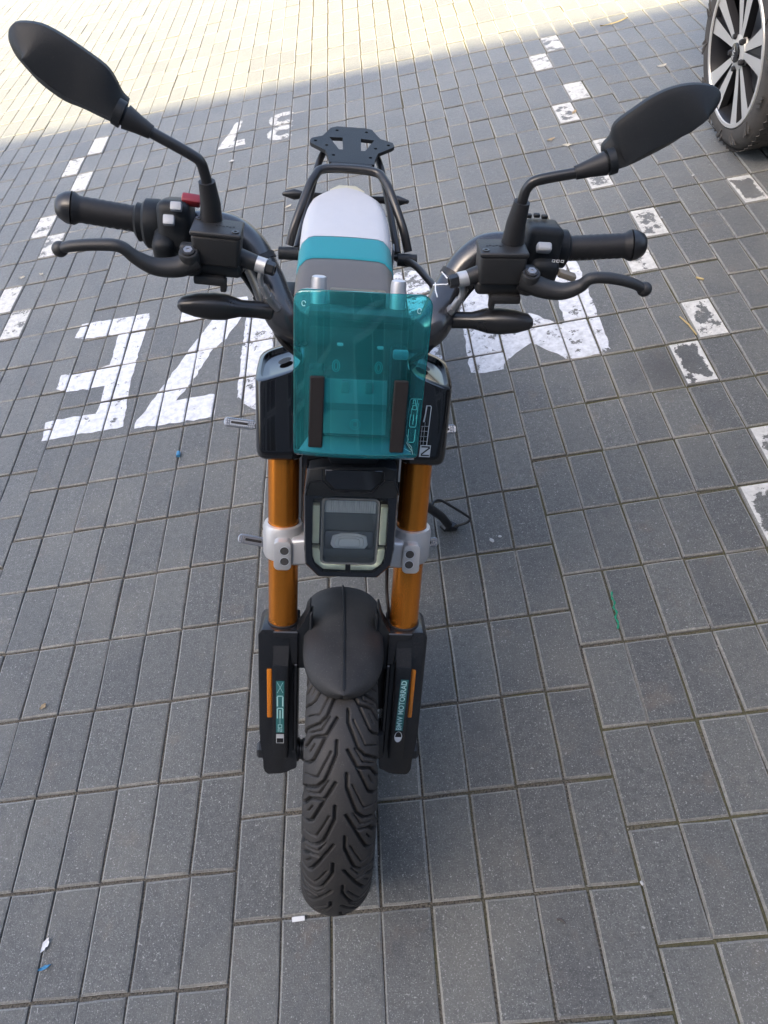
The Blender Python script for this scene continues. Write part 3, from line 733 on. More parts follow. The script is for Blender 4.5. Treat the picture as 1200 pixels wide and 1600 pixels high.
# ------------------------------------------------------------------ motorcycle
# bike frame: x towards the viewer's right, y rearwards, z up, origin under the front axle; it leans on its side stand
PSI, PHI, RAKE = -0.0280, 0.2486, 0.4432
RW = 0.274
bike = empty('motorcycle', 'black electric motorcycle with orange fork tubes and a teal windscreen leaning on its side stand', 'motorcycle', (0.20973, 0.21873, 0))
bike.rotation_euler = (Matrix.Rotation(PSI, 3, 'Z') @ Matrix.Rotation(PHI, 3, 'Y')).to_euler()
SR, CRK = math.sin(RAKE), math.cos(RAKE)
# fork frame (x, a, n): a runs up the fork from the axle, n points forward out of the fork plane
MF = Matrix(((1, 0, 0, 0), (0, SR, -CRK, 0), (0, CRK, SR, RW), (0, 0, 0, 1)))
def fk(x, a, n): return MF @ Vector((x, a, n))
MREAR = Matrix.Translation((-0.012, 0, 0))

def decal(name, bm, x, a, n, rotdeg, material, parent, **kw):
    bm.transform(MF @ Matrix.Translation((x, a, n)) @ Matrix.Rotation(R_(rotdeg), 4, 'Z'))
    return finish(name, bm, material, parent, smooth=False, **kw)
def flat(poly):
    bm = bmesh.new(); bm.faces.new([bm.verts.new((x, y, 0)) for x, y in poly]); return bm
def strokes(lines, w):
    """flat strips along polylines in XY"""
    bm = bmesh.new()
    for pl in lines:
        for (x0, y0), (x1, y1) in zip(pl[:-1], pl[1:]):
            L = math.hypot(x1 - x0, y1 - y0)
            if L < 1e-9: continue
            ux, uy = (x1 - x0) / L, (y1 - y0) / L; px, py = -uy * w / 2, ux * w / 2; ex, ey = ux * w / 2, uy * w / 2
            bm.faces.new([bm.verts.new(q + (0,)) for q in ((x0 - ex + px, y0 - ey + py), (x0 - ex - px, y0 - ey - py), (x1 + ex - px, y1 + ey - py), (x1 + ex + px, y1 + ey + py))])
    return bm
# thin square letter strokes C, E, 0, 2 and X (unit box), like the print on the fork
GLY = {'C': [[(1, 1), (.12, 1), (0, .88), (0, .12), (.12, 0), (1, 0)]],
       'E': [[(1, 1), (.12, 1), (0, .88), (0, .12), (.12, 0), (1, 0)], [(.25, .5), (1, .5)]],
       '0': [[(0, 0), (1, 0), (1, 1), (0, 1), (0, 0)]], '2': [[(0, 1), (1, 1), (1, .5), (0, .5), (0, 0), (1, 0)]],
       'X': [[(0, 0), (1, 1)], [(0, 1), (1, 0)]], '-': [[(0, .5), (1, .5)]]}
def glyphs(items, w):
    """items: (char, x, y, width, height)"""
    L = []
    for ch, x, y, gw, gh in items:
        for pl in GLY[ch]: L.append([(x + u * gw, y + v * gh) for u, v in pl])
    return strokes(L, w)

# ---- front wheel with grooved tyre
def seg_dist(X, Y, a, b):
    ax, ay = a; bx, by = b; dx, dy = bx - ax, by - ay; t = np.clip(((X - ax) * dx + (Y - ay) * dy) / (dx * dx + dy * dy), 0, 1)
    return np.hypot(X - ax - t * dx, Y - ay - t * dy)
WIDE = [[(-8, 0), (-8.5, 22), (-25, 66), (-36, 77), (-55, 82), (-62, 108)],
        [(-9, 69), (-24, 97), (-43, 140), (-50, 145), (-62, 143)], [(-24, 98), (-46, 100), (-56, 116)]]
THIN = [[(-17, 18), (-36, 60), (-54, 59)], [(-20, 66), (-32, 88), (-50, 91)], [(-42, 112), (-49, 126)]]
def build_tyre(name, parent, cy, half, R0, drop, nth=1300, nph=116, rim=.185, groove=True):
    ph = np.linspace(-R_(88), R_(88), nph); th = np.linspace(0, 2 * np.pi, nth, endpoint=False)
    xs = half * np.sin(ph); rs = R0 - drop * (1 - np.cos(ph))
    X = np.repeat(xs[None], nth, 0) * 1000; Tm = np.repeat((th * R0 * 1000)[:, None], nph, 1)
    depth = np.zeros_like(X)
    if groove:
        per = 2 * np.pi * R0 * 1000 / 18
        # widen x towards the shoulders so that the pattern follows the surface
        XS = X
        for side in (-1, 1):
            for lines, wd, dp in ((WIDE, 4.5, .0062), (THIN, 1.9, .0050)):
                for pl in lines:
                    pl = [(x_, t_ * 16 / 18) for x_, t_ in pl]
                    for a, b in zip(pl[:-1], pl[1:]):
                        if side > 0: a = (-a[0], a[1] + per / 2); b = (-b[0], b[1] + per / 2)
                        cyc = (a[1] + b[1]) / 2; Tl = (Tm - cyc + per / 2) % per - per / 2 + cyc
                        d = seg_dist(XS, Tl, a, b); k = np.clip((wd / 2 + .45 - d) / .9, 0, 1); depth = np.maximum(depth, dp * k * k * (3 - 2 * k))
    ca, sa = np.cos(ph), np.sin(ph)
    XX = np.repeat(xs[None], nth, 0) - depth / 1 * np.repeat(sa[None], nth, 0); RR = np.repeat(rs[None], nth, 0) - depth * np.repeat(ca[None], nth, 0)
    # sidewalls
    L1 = np.array([[-half * .97, R0 - drop - .012], [-half * .80, rim + .012], [-half * .72, rim]])
    XL = np.repeat(L1[::-1, 0][None], nth, 0); RL = np.repeat(L1[::-1, 1][None], nth, 0)
    XX = np.concatenate([XL, XX, -XL[:, ::-1]], 1); RR = np.concatenate([RL, RR, RL[:, ::-1]], 1); n = XX.shape[1]
    V = np.stack([XX, cy - RR * np.sin(th)[:, None], R0 + RR * np.cos(th)[:, None]], -1).reshape(-1, 3)
    i = np.arange(nth)[:, None]; j = np.arange(n - 1)[None]; i2 = (i + 1) % nth
    Fq = np.stack([i * n + j, i2 * n + j, i2 * n + j + 1, i * n + j + 1], -1).reshape(-1, 4)
    me = bpy.data.meshes.new(name); me.vertices.add(len(V)); me.vertices.foreach_set('co', V.astype(np.float32).ravel())
    me.loops.add(Fq.size); me.loops.foreach_set('vertex_index', Fq.astype(np.int32).ravel()); me.polygons.add(len(Fq))
    me.polygons.foreach_set('loop_start', np.arange(0, Fq.size, 4, dtype=np.int32)); me.update(calc_edges=True); me.validate()
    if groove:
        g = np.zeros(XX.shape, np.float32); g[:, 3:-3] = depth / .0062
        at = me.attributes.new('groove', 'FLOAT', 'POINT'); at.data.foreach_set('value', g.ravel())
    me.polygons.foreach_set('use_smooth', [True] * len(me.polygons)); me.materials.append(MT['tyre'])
    return link(name, me, parent)
bm = bmesh.new(); lathe(bm, [(-.045, .187), (-.04, .178), (-.02, .165), (.02, .165), (.04, .178), (.045, .187), (.042, .160), (.015, .150), (-.015, .150), (-.042, .160)], (0, 0, RW), (1, 0, 0), 64, cap=False)
for k in range(5):
    a = 2 * math.pi * k / 5; rot = Matrix.Rotation(a, 3, 'X')
    box(bm, rot @ Vector((0, 0, .095)) + Vector((0, 0, RW)), (.030, .040, .13), .006, rot=rot)
lathe(bm, [(-.05, .03), (-.045, .038), (.045, .038), (.05, .03)], (0, 0, RW), (1, 0, 0), 28)
wheel = finish('wheel', bm, 'satin', bike)
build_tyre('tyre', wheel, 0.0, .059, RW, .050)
bm = bmesh.new(); lathe(bm, [(.0, .075), (.0, .12), (.004, .12), (.004, .075)], (.056, 0, RW), (1, 0, 0), 48, cap=False); finish('brake_disc', bm, 'steel', wheel)
wheel2 = wheel.copy(); COL.objects.link(wheel2); wheel2.parent = bike; wheel2.location = (-0.015, 1.353, 0)
build_tyre('tyre', wheel2, 0.0, .072, .275, .058, 240, 40, groove=False)
# tyre hairs
bm = bmesh.new(); rnd = random.Random(3)
for k in range(46):
    th = rnd.uniform(1.2, 2.15); s = rnd.choice((-1, 1)); ph = R_(rnd.uniform(70, 86)) * s
    r = RW - .05 * (1 - math.cos(ph)); p = Vector((.059 * math.sin(ph), -r * math.sin(th), RW + r * math.cos(th)))
    d = Vector((math.sin(ph), -math.cos(ph) * math.sin(th), math.cos(ph) * math.cos(th)))
    tube(bm, [p - d * .001, p + d * rnd.uniform(.002, .005)], [.0005, .0002], 4)
finish('tyre_hair', bm, 'tyre', wheel, smooth=False, kind='stuff')
bm = bmesh.new(); tube(bm, [(-.150, 0, RW), (.150, 0, RW)], .0085, 16); finish('axle', bm, 'satin', bike)

# ---- fork lowers, tubes, clamps
def fork_side(s):
    leg_out = [(.0755, -.012), (.0765, -.020), (.098, -.026), (.100, -.032), (.128, -.034), (.134, -.028), (.1365, -.020), (.1365, .006), (.1385, .045), (.143, .060), (.143, .272), (.1365, .2815), (.0755, .2815)]
    bm = bmesh.new(); prism(bm, [(s * x, a) for x, a in leg_out], -.038, .030, .0035, 2)
    # raised centre rib and bright step at its head
    rib = [(.090, .020), (.1185, .020), (.1185, .222), (.090, .222)]
    prism(bm, [(s * x, a) for x, a in rib], .028, .048, .003, 2)
    ledge = [(s * .0915, .2195, .0474), (s * .117, .2195, .0474), (s * .117, .250, .0303), (s * .0915, .250, .0303)]
    v = [bm.verts.new(p) for p in ledge]; bm.faces.new(v if s > 0 else v[::-1])
    # inner flange standing proud
    prism(bm, [(s * x, a) for x, a in ((.0755, .02), (.083, .02), (.083, .2165), (.0755, .2165))], .028, .036, .002, 1)
    prism(bm, [(s * x, a) for x, a in ((.0755, .2165), (.0885, .2165), (.0885, .268), (.115, .268), (.118, .2805), (.0755, .2805))], .028, .034, .002, 1)
    leg = finish('fork_leg', bm, 'legm', bike, MF, 30)
    bm = bmesh.new(); lathe(bm, [(0, .017), (.012, .017), (.016, .013), (.016, .008)], fk(s * .134, 0, 0), (s, 0, 0), 6); lathe(bm, [(0, .022), (.006, .022)], fk(s * .132, 0, 0), (s, 0, 0), 20)
    finish('axle_nut', bm, 'satin', leg)
    if s < 0:
        bm = bmesh.new(); lathe(bm, [(0, .022), (.004, .022), (.006, .018), (.009, .018), (.011, .021), (.015, .021), (.018, .015), (.03, .015)], fk(s * .077, 0, 0), (-s, 0, 0), 24); finish('spacer', bm, 'satin', leg)
    # reflector
    if s < 0: pl = [(-.1285, .1010), (-.1200, .1010), (-.1200, .2035), (-.1285, .2035)]
    else: pl = [(.1205, .1040), (.1280, .1040), (.1282, .2055), (.1207, .2075)]
    bm = bmesh.new(); prism(bm, pl, .029, .0345, .0018, 2); finish('reflector', bm, 'amber', leg, MF, label='amber reflector strip')
    # tube
    bm = bmesh.new(); lathe(bm, [(.262, .0243), (.690, .0243)], fk(s * .1033, 0, 0), fk(0, 1, 0) - fk(0, 0, 0), 48); tb = finish('fork_tube', bm, 'orange', bike)
    bm = bmesh.new(); lathe(bm, [(.2805, .0262), (.2835, .0262), (.2845, .0246)], fk(s * .1033, 0, 0), fk(0, 1, 0) - fk(0, 0, 0), 40, cap=False); finish('dust_seal', bm, 'rubber', leg)
    # clamp ring and bolt block
    ax = fk(0, 1, 0) - fk(0, 0, 0)
    bm = bmesh.new(); lathe(bm, [(.412, .0255), (.410, .0305), (.416, .0325), (.460, .0325), (.467, .0300), (.468, .0250)], fk(s * .1033, 0, 0), ax, 44, cap=False)
    prism_pts = rrect(.088, .4035, .1155, .4545, .008, 4)
    b2 = bmesh.new(); prism(b2, [(s * x, a) for x, a in prism_pts], .012, .047, .0022, 2, face_only=True); b2.transform(MF)
    me = bpy.data.meshes.new('t'); b2.to_mesh(me); b2.free(); bm.from_mesh(me)
    b2 = bmesh.new(); prism(b2, [(s * x, a) for x, a in ((.040, .412), (.090, .407), (.090, .4535), (.040, .458))], .000, .040, .006, 3); b2.transform(MF); b2.to_mesh(me); b2.free(); bm.from_mesh(me); bpy.data.meshes.remove(me)
    cl = finish('fork_clamp', bm, 'silver', bike, None, 30)
    for a in (.4385, .4200):
        bm = bmesh.new(); c = fk(s * .0985, a, .0468); nrm = fk(0, 0, 1) - fk(0, 0, 0)
        lathe(bm, [(0, .0078), (.0007, .0078), (.0007, .0068), (-.0002, .0066)], c, nrm, 28, cap=False); o = finish('bolt', bm, 'bright', cl)
        bm = bmesh.new(); lathe(bm, [(-.0004, .0068), (.0003, .0067), (.0003, .0001)], c, nrm, 24); finish('bolt_socket', bm, 'socket', cl)
    return leg
legL = fork_side(-1); legR = fork_side(1)
# prints on the fork legs
decal('sticker', flat([(-.0555, -.0069), (.0555, -.0069), (.0555, .0069), (-.0555, .0069)]), -.1046, .1360, 0.0484, -90, 'tealp', legL)
decal('lettering', glyphs([('C', -.024, -.0046, .021, .0092), ('E', .002, -.0046, .021, .0092)], .0019), -.1046, .1360, 0.0488, -90, 'tealtxt', legL)
decal('lettering', glyphs([('X', -.0525, -.0048, .0215, .0096), ('-', .0245, -.0046, .012, .0092)], .0007), -.1046, .1360, 0.0488, -90, 'tealtxt', legL)
decal('lettering', glyphs([('0', .0378, -.0031, .0065, .0062), ('2', .0465, -.0031, .0062, .0062)], .0011), -.1046, .1360, 0.0488, -90, 'tealtxt', legL)
decal('emblem', strokes([[(-.010, -.0062), (.0095, -.0062), (.0095, .0062), (-.010, .0062), (-.010, -.0062)]], .0010), -.1046, .0670, 0.0485, -90, 'greyp', legL)
decal('emblem', flat([(-.010, -.006), (-.001, -.006), (-.001, .006), (-.010, .006)]), -.1046, .0670, 0.0485, -90, 'greyp', legL)
LEAN = 1.6
decal('sticker', flat([(-.0555, -.0067), (.0555, -.0067), (.0555, .0067), (-.0555, .0067)]), .1062, .1420, 0.0484, 90 - LEAN, 'tealp', legR)
bm = text_bm('BMW MOTORRAD', .0132, .00028, 1.0); w = max(v.co.x for v in bm.verts) - min(v.co.x for v in bm.verts)
for v in bm.verts: v.co.x *= .1065 / w; v.co.y *= 1.0
decal('lettering', bm, .1062, .1420, 0.0488, 90 - LEAN, 'tealtxt', legR)
el = [(.0115 * math.cos(2 * math.pi * k / 28), .0062 * math.sin(2 * math.pi * k / 28)) for k in range(29)]
decal('emblem', strokes([el], .0011), .1046, .0733, 0.0486, 90 - LEAN, 'white', legR)
decal('emblem', flat([(min(-.0005, x), y) for x, y in el[7:22]]), .1046, .0733, 0.0486, 90 - LEAN, 'white', legR)

# brake caliper and disc side hardware
bm = bmesh.new(); prism(bm, [(.058, .02), (.080, .02), (.080, .075), (.058, .070)], -.005, .045, .004); prism(bm, [(.060, .10), (.078, .10), (.078, .20), (.064, .215), (.058, .19)], -.055, .01, .006)
finish('brake_caliper', bm, 'cast', bike, MF)
bm = bmesh.new(); tube(bm, smooth_path([fk(.070, .20, -.02), fk(.078, .28, -.01), fk(.073, .33, -.03), fk(.070, .42, -.05), fk(.060, .52, -.06)]), .0030, 8); finish('brake_line', bm, 'rubber', bike)

# ---- mudguard
def mud_pt(ang, u):
    """ang: degrees forward of the fork axis, u: -1..1 across"""
    t = (ang + 42) / (33 + 42); half = .0665 * math.sqrt(max(0.0, 1 - max(0, (t - .70) / .30) ** 2.8)) if t > .70 else .0665
    r = .3035 - .052 * (1 - math.cos(min(1.2, abs(u) * 1.15))) * (.55 + .45 * (half / .0665)); x = half * math.sin(u * 1.30) / math.sin(1.30)
    a = R_(ang); return Vector((x, r * math.cos(a), r * math.sin(a)))
NA, NUU = 56, 25; V, Fc = [], []
for i in range(NA):
    ang = -78 + (33 + 78) * (1 - (1 - i / (NA - 1)) ** 1.6)
    for j in range(NUU): V.append(MF @ mud_pt(ang, -1 + 2 * j / (NUU - 1)))
for i in range(NA - 1):
    for j in range(NUU - 1): Fc.append((i * NUU + j, (i + 1) * NUU + j, (i + 1) * NUU + j + 1, i * NUU + j + 1))
MT['mudp'] = mat('dusty_black_plastic', (0.021, 0.021, 0.0215), 0.60, spec=0.32, noise=0.3, nscale=25, bump=0.2, bscale=1200, dust=0.16)
mud = np_mesh('mudguard', V, Fc, 'mudp', bike)
sm = mud.modifiers.new('thick', 'SOLIDIFY'); sm.thickness = .003; sm.offset = -1
V, Fc = [], []
for i in range(60):
    a = R_(-40 + 71.5 * i / 59); r = .3037; h = .0026
    for x, dr in ((-.0022, -.001), (-.0012, h), (.0012, h), (.0022, -.001)): V.append(MF @ Vector((x, (r + dr) * math.cos(a), (r + dr) * math.sin(a))))
for i in range(59):
    for j in range(3): Fc.append((i * 4 + j, i * 4 + 4 + j, i * 4 + 5 + j, i * 4 + 1 + j))
np_mesh('centre_rib', V, Fc, 'plastic', mud, sharp=35)
for s in (-1, 1):
    bm = bmesh.new()
    prism(bm, [(s * x, a) for x, a in ((.056, .205), (.079, .205), (.079, .282), (.072, .286), (.066, .300), (.0585, .325), (.0560, .325))], -.006, .030, .003, 2)
    prism(bm, [(s * x, a) for x, a in ((.0520, .150), (.0575, .150), (.0575, .315), (.0520, .322))], .012, .034, .002, 1)
    finish('bracket', bm, 'plastic', mud, MF)

# ---- headlight
HN = .100
def hl_poly(sc=1.0, dy=0.0):
    P = [(-.0655, .598), (-.0692, .556), (-.0672, .470), (-.0655, .443), (-.0450, .4215), (.0450, .4215), (.0655, .443), (.0690, .470), (.0690, .556), (.0652, .600), (.040, .604), (-.040, .604)]
    cx, cy = 0, .51; return [(cx + (x - cx) * sc, cy + (a - cy) * sc + dy) for x, a in P]
bm = bmesh.new()
rings = [[Vector((x, a, n)) for x, a in hl_poly(sc)] for sc, n in ((.80, -.01), (.95, .03), (1.0, .06), (1.0, .086), (.985, .096), (.955, .100))]
R = [[bm.verts.new(p) for p in r] for r in rings]
for A_, B_ in zip(R[:-1], R[1:]):
    for i in range(12): bm.faces.new((A_[i], A_[(i + 1) % 12], B_[(i + 1) % 12], B_[i]))
bm.faces.new(R[0][::-1])
# bezel face: ring between the outer edge and the opening of the light unit
op = [(-.0535, .5560), (-.0560, .5400), (-.0555, .4620), (-.0520, .4455), (-.0380, .4325), (.0380, .4325), (.0520, .4455), (.0555, .4620), (.0560, .5400), (.0535, .5560), (.030, .5575), (-.030, .5575)]
f1 = [bm.verts.new((x, a, .0995)) for x, a in op]; f2 = [bm.verts.new((x, a, .082)) for x, a in op]
for i in range(12):
    j = (i + 1) % 12
    bm.faces.new((R[-1][i], R[-1][j], f1[j], f1[i])); bm.faces.new((f1[i], f1[j], f2[j], f2[i]))
bm.faces.new(f2)
hl = finish('headlight', bm, 'gloss', bike, MF, 25)
# light guides
bm = bmesh.new()
for s in (-1, 1):
    prism(bm, [(s * .0445, .4775), (s * .0548, .4775), (s * .0550, .5392), (s * .0445, .5392)], .082, .0955, .001, 1)
    prism(bm, [(s * .0435, .4700), (s * .0545, .4700), (s * .0538, .4560), (s * .0500, .4455), (s * .0370, .4345), (s * .0040, .4338), (s * .0040, .4415), (s * .0330, .4440), (s * .0415, .4510)], .082, .0955, .001, 1)
finish('light_guide', bm, 'lampgreen', hl, MF, 30)
# inner lamp chamber frame (grey) and reflectors
bm = bmesh.new(); o_ = rrect(-.0425, .4445, .0425, .5530, .008, 3); i_ = rrect(-.0385, .4485, .0385, .5490, .006, 3); n = len(o_)
a1 = [bm.verts.new((x, a, .0965)) for x, a in o_]; b1 = [bm.verts.new((x, a, .0965)) for x, a in i_]; c1 = [bm.verts.new((x, a, .070)) for x, a in i_]; d1 = [bm.verts.new((x, a, .083)) for x, a in o_]
for i in range(n):
    j = (i + 1) % n
    bm.faces.new((a1[i], a1[j], b1[j], b1[i])); bm.faces.new((b1[i], b1[j], c1[j], c1[i])); bm.faces.new((d1[i], d1[j], a1[j], a1[i]))
MT['lampgrey'] = mat('grey_lamp_frame', (0.16, 0.168, 0.165), 0.2, coat=0.6, metal=0.3, dust=0.10)
MT['bowl'] = mat('smoked_reflector', (0.24, 0.245, 0.255), 0.20, metal=0.6)
finish('lamp_frame', bm, 'lampgrey', hl, MF, 30)
bm = bmesh.new(); prism(bm, [(-.0385, .4485), (.0385, .4485), (.0385, .549), (-.0385, .549)], .0826, .0835)
finish('lamp_back', bm, 'lampgrey', hl, MF)
bm = bmesh.new()                                  # upper light bar with fine flutes
for k in range(22):
    x0 = -.0375 + .075 * k / 22; tube(bm, [(x0 + .0017, .527, .0885), (x0 + .0017, .5475, .0905)], .0020, 6)
prism(bm, [(-.0378, .5265), (.0378, .5265), (.0378, .5485), (-.0378, .5485)], .0836, .0885, .001, 1)
MT['lampwhite'] = mat('clear_lamp_optics', (0.84, 0.88, 0.92), 0.15, metal=0.2, spec=0.8)
finish('light_bar', bm, 'lampwhite', hl, MF)
bm = bmesh.new(); prism(bm, rrect(-.0365, .4655, .0370, .4955, .005, 3), .0836, .0875, .0015, 2); finish('reflector_bowl', bm, 'bowl', hl, MF)
bm = bmesh.new()
for i, sc in enumerate((1.0, .8, .6)):
    pr = [(x * sc, .4790 + (a - .4790) * sc) for x, a in ((-.028, .474), (-.025, .4885), (-.012, .4925), (.012, .4925), (.026, .4885), (.029, .474), (.024, .4670), (-.023, .4670))]
    prism(bm, pr, .0868 + i * .0018, .0893 + i * .0018, .0012, 1)
finish('projector', bm, 'lampwhite', hl, MF)
bm = bmesh.new(); prism(bm, rrect(-.0400, .4470, .0400, .5510, .007, 4), .0958, .0972, .0006, 1); MT['lensclear'] = glass_mat('polished_lamp_glass', (0.93, 0.95, 0.95), 0.015)
finish('cover_glass', bm, 'lensclear', hl, MF)
# dust-specked outer cover over the guides
bm = bmesh.new()
fo = [bm.verts.new((x, a, .0985)) for x, a in op]; fi = [bm.verts.new((x, a, .0985)) for x, a in [(max(-.0425, min(.0425, x)), max(.4445, min(.553, a))) for x, a in op]]
for i in range(12):
    if (fo[i].co - fi[i].co).length < 1e-6 or (fo[(i + 1) % 12].co - fi[(i + 1) % 12].co).length < 1e-6: continue
    try: bm.faces.new((fo[i], fo[(i + 1) % 12], fi[(i + 1) % 12], fi[i]))
    except ValueError: pass
finish('outer_cover', bm, 'lens', hl, MF)
# hood above the lamp
bm = bmesh.new()
prism(bm, [(-.062, .600), (-.0655, .570), (-.0655, .558), (-.047, .558), (-.0400, .5600), (-.0240, .5600), (.0290, .5600), (.047, .558), (.0660, .558), (.0665, .570), (.0635, .604), (.0450, .606), (-.0430, .604)], .070, .1065, .003, 2)
hood = finish('lamp_hood', bm, 'plastic', hl, MF, 30)
bm = bmesh.new()
L_ = [(-.0656, .5600), (-.0605, .5800), (-.0424, .5829), (-.0253, .5668), (.0298, .5674), (.0457, .5852), (.0610, .5851), (.0680, .5650)]
for (x0, a0), (x1, a1) in zip(L_[:-1], L_[1:]): tube(bm, [(x0, a0, .1068), (x1, a1, .1068)], .0012, 8, roundcap=True)
for x in (-.0424, .0457): tube(bm, [(x, .583, .1068), (x, .600, .1068)], .0009, 6)
finish('hood_edge', bm, 'gloss', hood, MF)
bm = bmesh.new(); prism(bm, [(-.0385, .5850), (-.0240, .5705), (.0280, .5705), (.0425, .5850), (.0425, .601), (-.0385, .600)], .1060, .1078, .0008, 1); finish('hood_panel', bm, 'gloss', hood, MF)
bm = bmesh.new(); prism(bm, [(-.030, .604), (.032, .604), (.042, .622), (-.040, .622)], .060, .098, .003); finish('hood_top', bm, 'plastic', hood, MF)

# ---- fork covers
def cover(s):
    bm = bmesh.new(); n = 40; cx, hx, hn = .1075, .0360, .050; rings = []
    def sec(k, sc):
        t = 2 * math.pi * k / n; c, q = math.cos(t), math.sin(t); e = .42
        return cx + hx * sc * math.copysign(abs(c) ** e, c), -.004 + hn * sc * math.copysign(abs(q) ** e, q)
    def topa(x, nn): return .7010 + max(0, (.1435 - x)) * .355 + (.046 - nn) * .26
    for sc, a in ((.70, .5855), (.86, .5865), (.94, .590), (.985, .596), (1.0, .604)): rings.append([(s * sec(k, sc)[0], a, sec(k, sc)[1]) for k in range(n)])
    for sc, da in ((1.0, -.003), (.985, 0), (.95, .0006), (.80, .0004), (.76, -.006), (.5, -.008)):
        rings.append([(s * sec(k, sc)[0], topa(sec(k, 1.0)[0] * sc + cx * (1 - sc), sec(k, sc)[1]) + da, sec(k, sc)[1]) for k in range(n)])
    loft(bm, rings); o = finish('fork_cover', bm, 'gloss', bike, MF, 28)
    bm = bmesh.new(); sl = []
    for k in range(20):
        x = .1030 + .0095 * math.cos(2 * math.pi * k / 20); nn = -.008 + .0085 * math.sin(2 * math.pi * k / 20); sl.append((s * x, topa(x, nn) - .0045, nn))
    v = [bm.verts.new(p) for p in sl]; bm.faces.new(v); finish('slot', bm, 'dark', o, MF, smooth=False)
    return o
cvL = cover(-1); cvR = cover(1)
CN = .0463
decal('line_print', strokes([[(.1055, .6810), (.1105, .6812), (.1120, .6795), (.1100, .6215)], [(.1052, .6810), (.1030, .6575)]], .0011), 0, 0, CN, 0, 'white', cvR)
decal('line_print', flat([(.1018, .6565), (.1040, .6565), (.1062, .6806), (.1052, .6810)]), 0, 0, CN, 0, 'white', cvR)
decal('line_print', strokes([[(.1000, .6500), (.1105, .6500)], [(.0995, .6425), (.1105, .6425)], [(.0990, .6345), (.1100, .6345)], [(.0990, .627), (.1100, .627)], [(.1050, .6560), (.1045, .6215)], [(.1010, .650), (.1002, .6215)]], .0004), 0, 0, CN, 0, 'white', cvR)
decal('number_plate_print', flat([(.1000, .6024), (.1160, .6024), (.1165, .6210), (.1005, .6210)]), 0, 0, CN, 0, 'white', cvR)
decal('lettering', strokes([[(.1035, .6185), (.1138, .6185), (.1142, .6165), (.1035, .6070), (.1035, .6050), (.1138, .6050)]], .0021), 0, 0, CN + .0004, 0, 'dark', cvR)

# ---- cowl behind the screen
bm = bmesh.new()
prof = [(.590, .060), (.640, .086), (.656, .118), (.664, .122), (.700, .112), (.728, .098), (.735, .082), (.770, .080), (.772, .092), (.795, .090), (.806, .100), (.812, .096), (.812, .02)]
loft(bm, [[(x, a, n) for a, n in prof] + [(x, .812, -.02), (x, .59, -.02)] for x in (-.0645, .0665)])
cowl = finish('cowl', bm, 'plastic', bike, MF, 20)
MT['panelgrey'] = mat('grey_satin_panel', (0.17, 0.175, 0.18), 0.25, coat=0.4, noise=0.1, dust=0.05)
bm = bmesh.new(); loft(bm, [[(x, .6590, .1235), (x, .6900, .1170), (x, .7000, .1185), (x, .7285, .1020), (x, .7285, .09), (x, .659, .11)] for x in (-.0435, .0415)]); pn = finish('front_panel', bm, 'panelgrey', cowl, MF, 15)
bm = bmesh.new()
for x in (-.015, .017): prism(bm, [(x - .005, .712), (x + .005, .712), (x + .005, .728), (x - .005, .728)], .104, .1125, .001, 1)
finish('panel_rib', bm, 'panelgrey', pn, MF)
bm = bmesh.new(); o0 = Matrix.Translation((0, .6725, .1225)) @ Matrix.Rotation(R_(-11), 4, 'X')
ringp = [(math.cos(2 * math.pi * k / 28), math.sin(2 * math.pi * k / 28)) for k in range(29)]
b = strokes([[(.0068 * x, .0068 * y) for x, y in ringp], [(.0040 * x, .0040 * y) for x, y in ringp], [(-.0026, .0056), (-.0022, .0050)], [(.0024, .0056), (.0022, .0050)], [(-.0002, .0058), (.0002, .0050)]], .0008)
b.transform(MF @ o0); finish('emblem', b, 'tealline', pn, smooth=False)
for x, a in ((-.0235, .7733), (.0300, .7712)):
    bm = bmesh.new(); prism(bm, rrect(x - .0042, a - .0016, x + .0042, a + .0016, .0014, 3), .088, .0985, .0004, 1); finish('indicator_lamp', bm, 'button', cowl, MF)
for x, a in ((-.0280, .7420), (.0298, .7420)):
    bm = strokes([[(x + .0050 * math.cos(t) , a + .0080 * math.sin(t)) for t in np.linspace(0, 2 * math.pi, 25)], [(x + .0026 * math.cos(t), a + .0052 * math.sin(t)) for t in np.linspace(0, 2 * math.pi, 21)]], .0008); bm.transform(MF @ Matrix.Translation((0, 0, .0845)))
    finish('oval_button', bm, 'tealline', cowl, smooth=False)
bm = bmesh.new()
for pl in ([(-.0617, .7935), (-.035, .7930), (-.022, .7885), (.018, .7865), (.028, .7850), (.0640, .7870)],):
    for (x0, a0), (x1, a1) in zip(pl[:-1], pl[1:]): tube(bm, [(x0, a0, .0905), (x1, a1, .0905)], .0006, 6)
finish('seam', bm, 'dark', cowl, MF)
bm = bmesh.new(); prism(bm, [(-.066, .8065), (.068, .8035), (.068, .8145), (-.066, .8170)], .02, .104, .003, 2); finish('cowl_lip', bm, 'plastic', cowl, MF)
bm = bmesh.new(); prism(bm, [(-.0400, .800), (.0380, .800), (.0380, .835), (-.0400, .835)], .010, .040, .003, 2); finish('display_housing', bm, 'satin', bike, MF)
for x in (-.0545, .0535):
    bm = bmesh.new(); lathe(bm, [(.78, .0108), (.846, .0108), (.8515, .0098), (.853, .007), (.853, .001)], fk(x, 0, .040), fk(0, 1, 0) - fk(0, 0, 0), 28); finish('riser', bm, 'alu', bike)
bm = bmesh.new(); prism(bm, rrect(.0440, .690, .0645, .7765, .003, 3), .085, .130, .003, 2); finish('screen_stay', bm, 'plastic', bike, MF)
bm = bmesh.new(); prism(bm, rrect(.0442, .765, .0643, .7770, .003, 3), .128, .1345, .002, 2); finish('stay_cap', bm, 'alu', bike, MF)
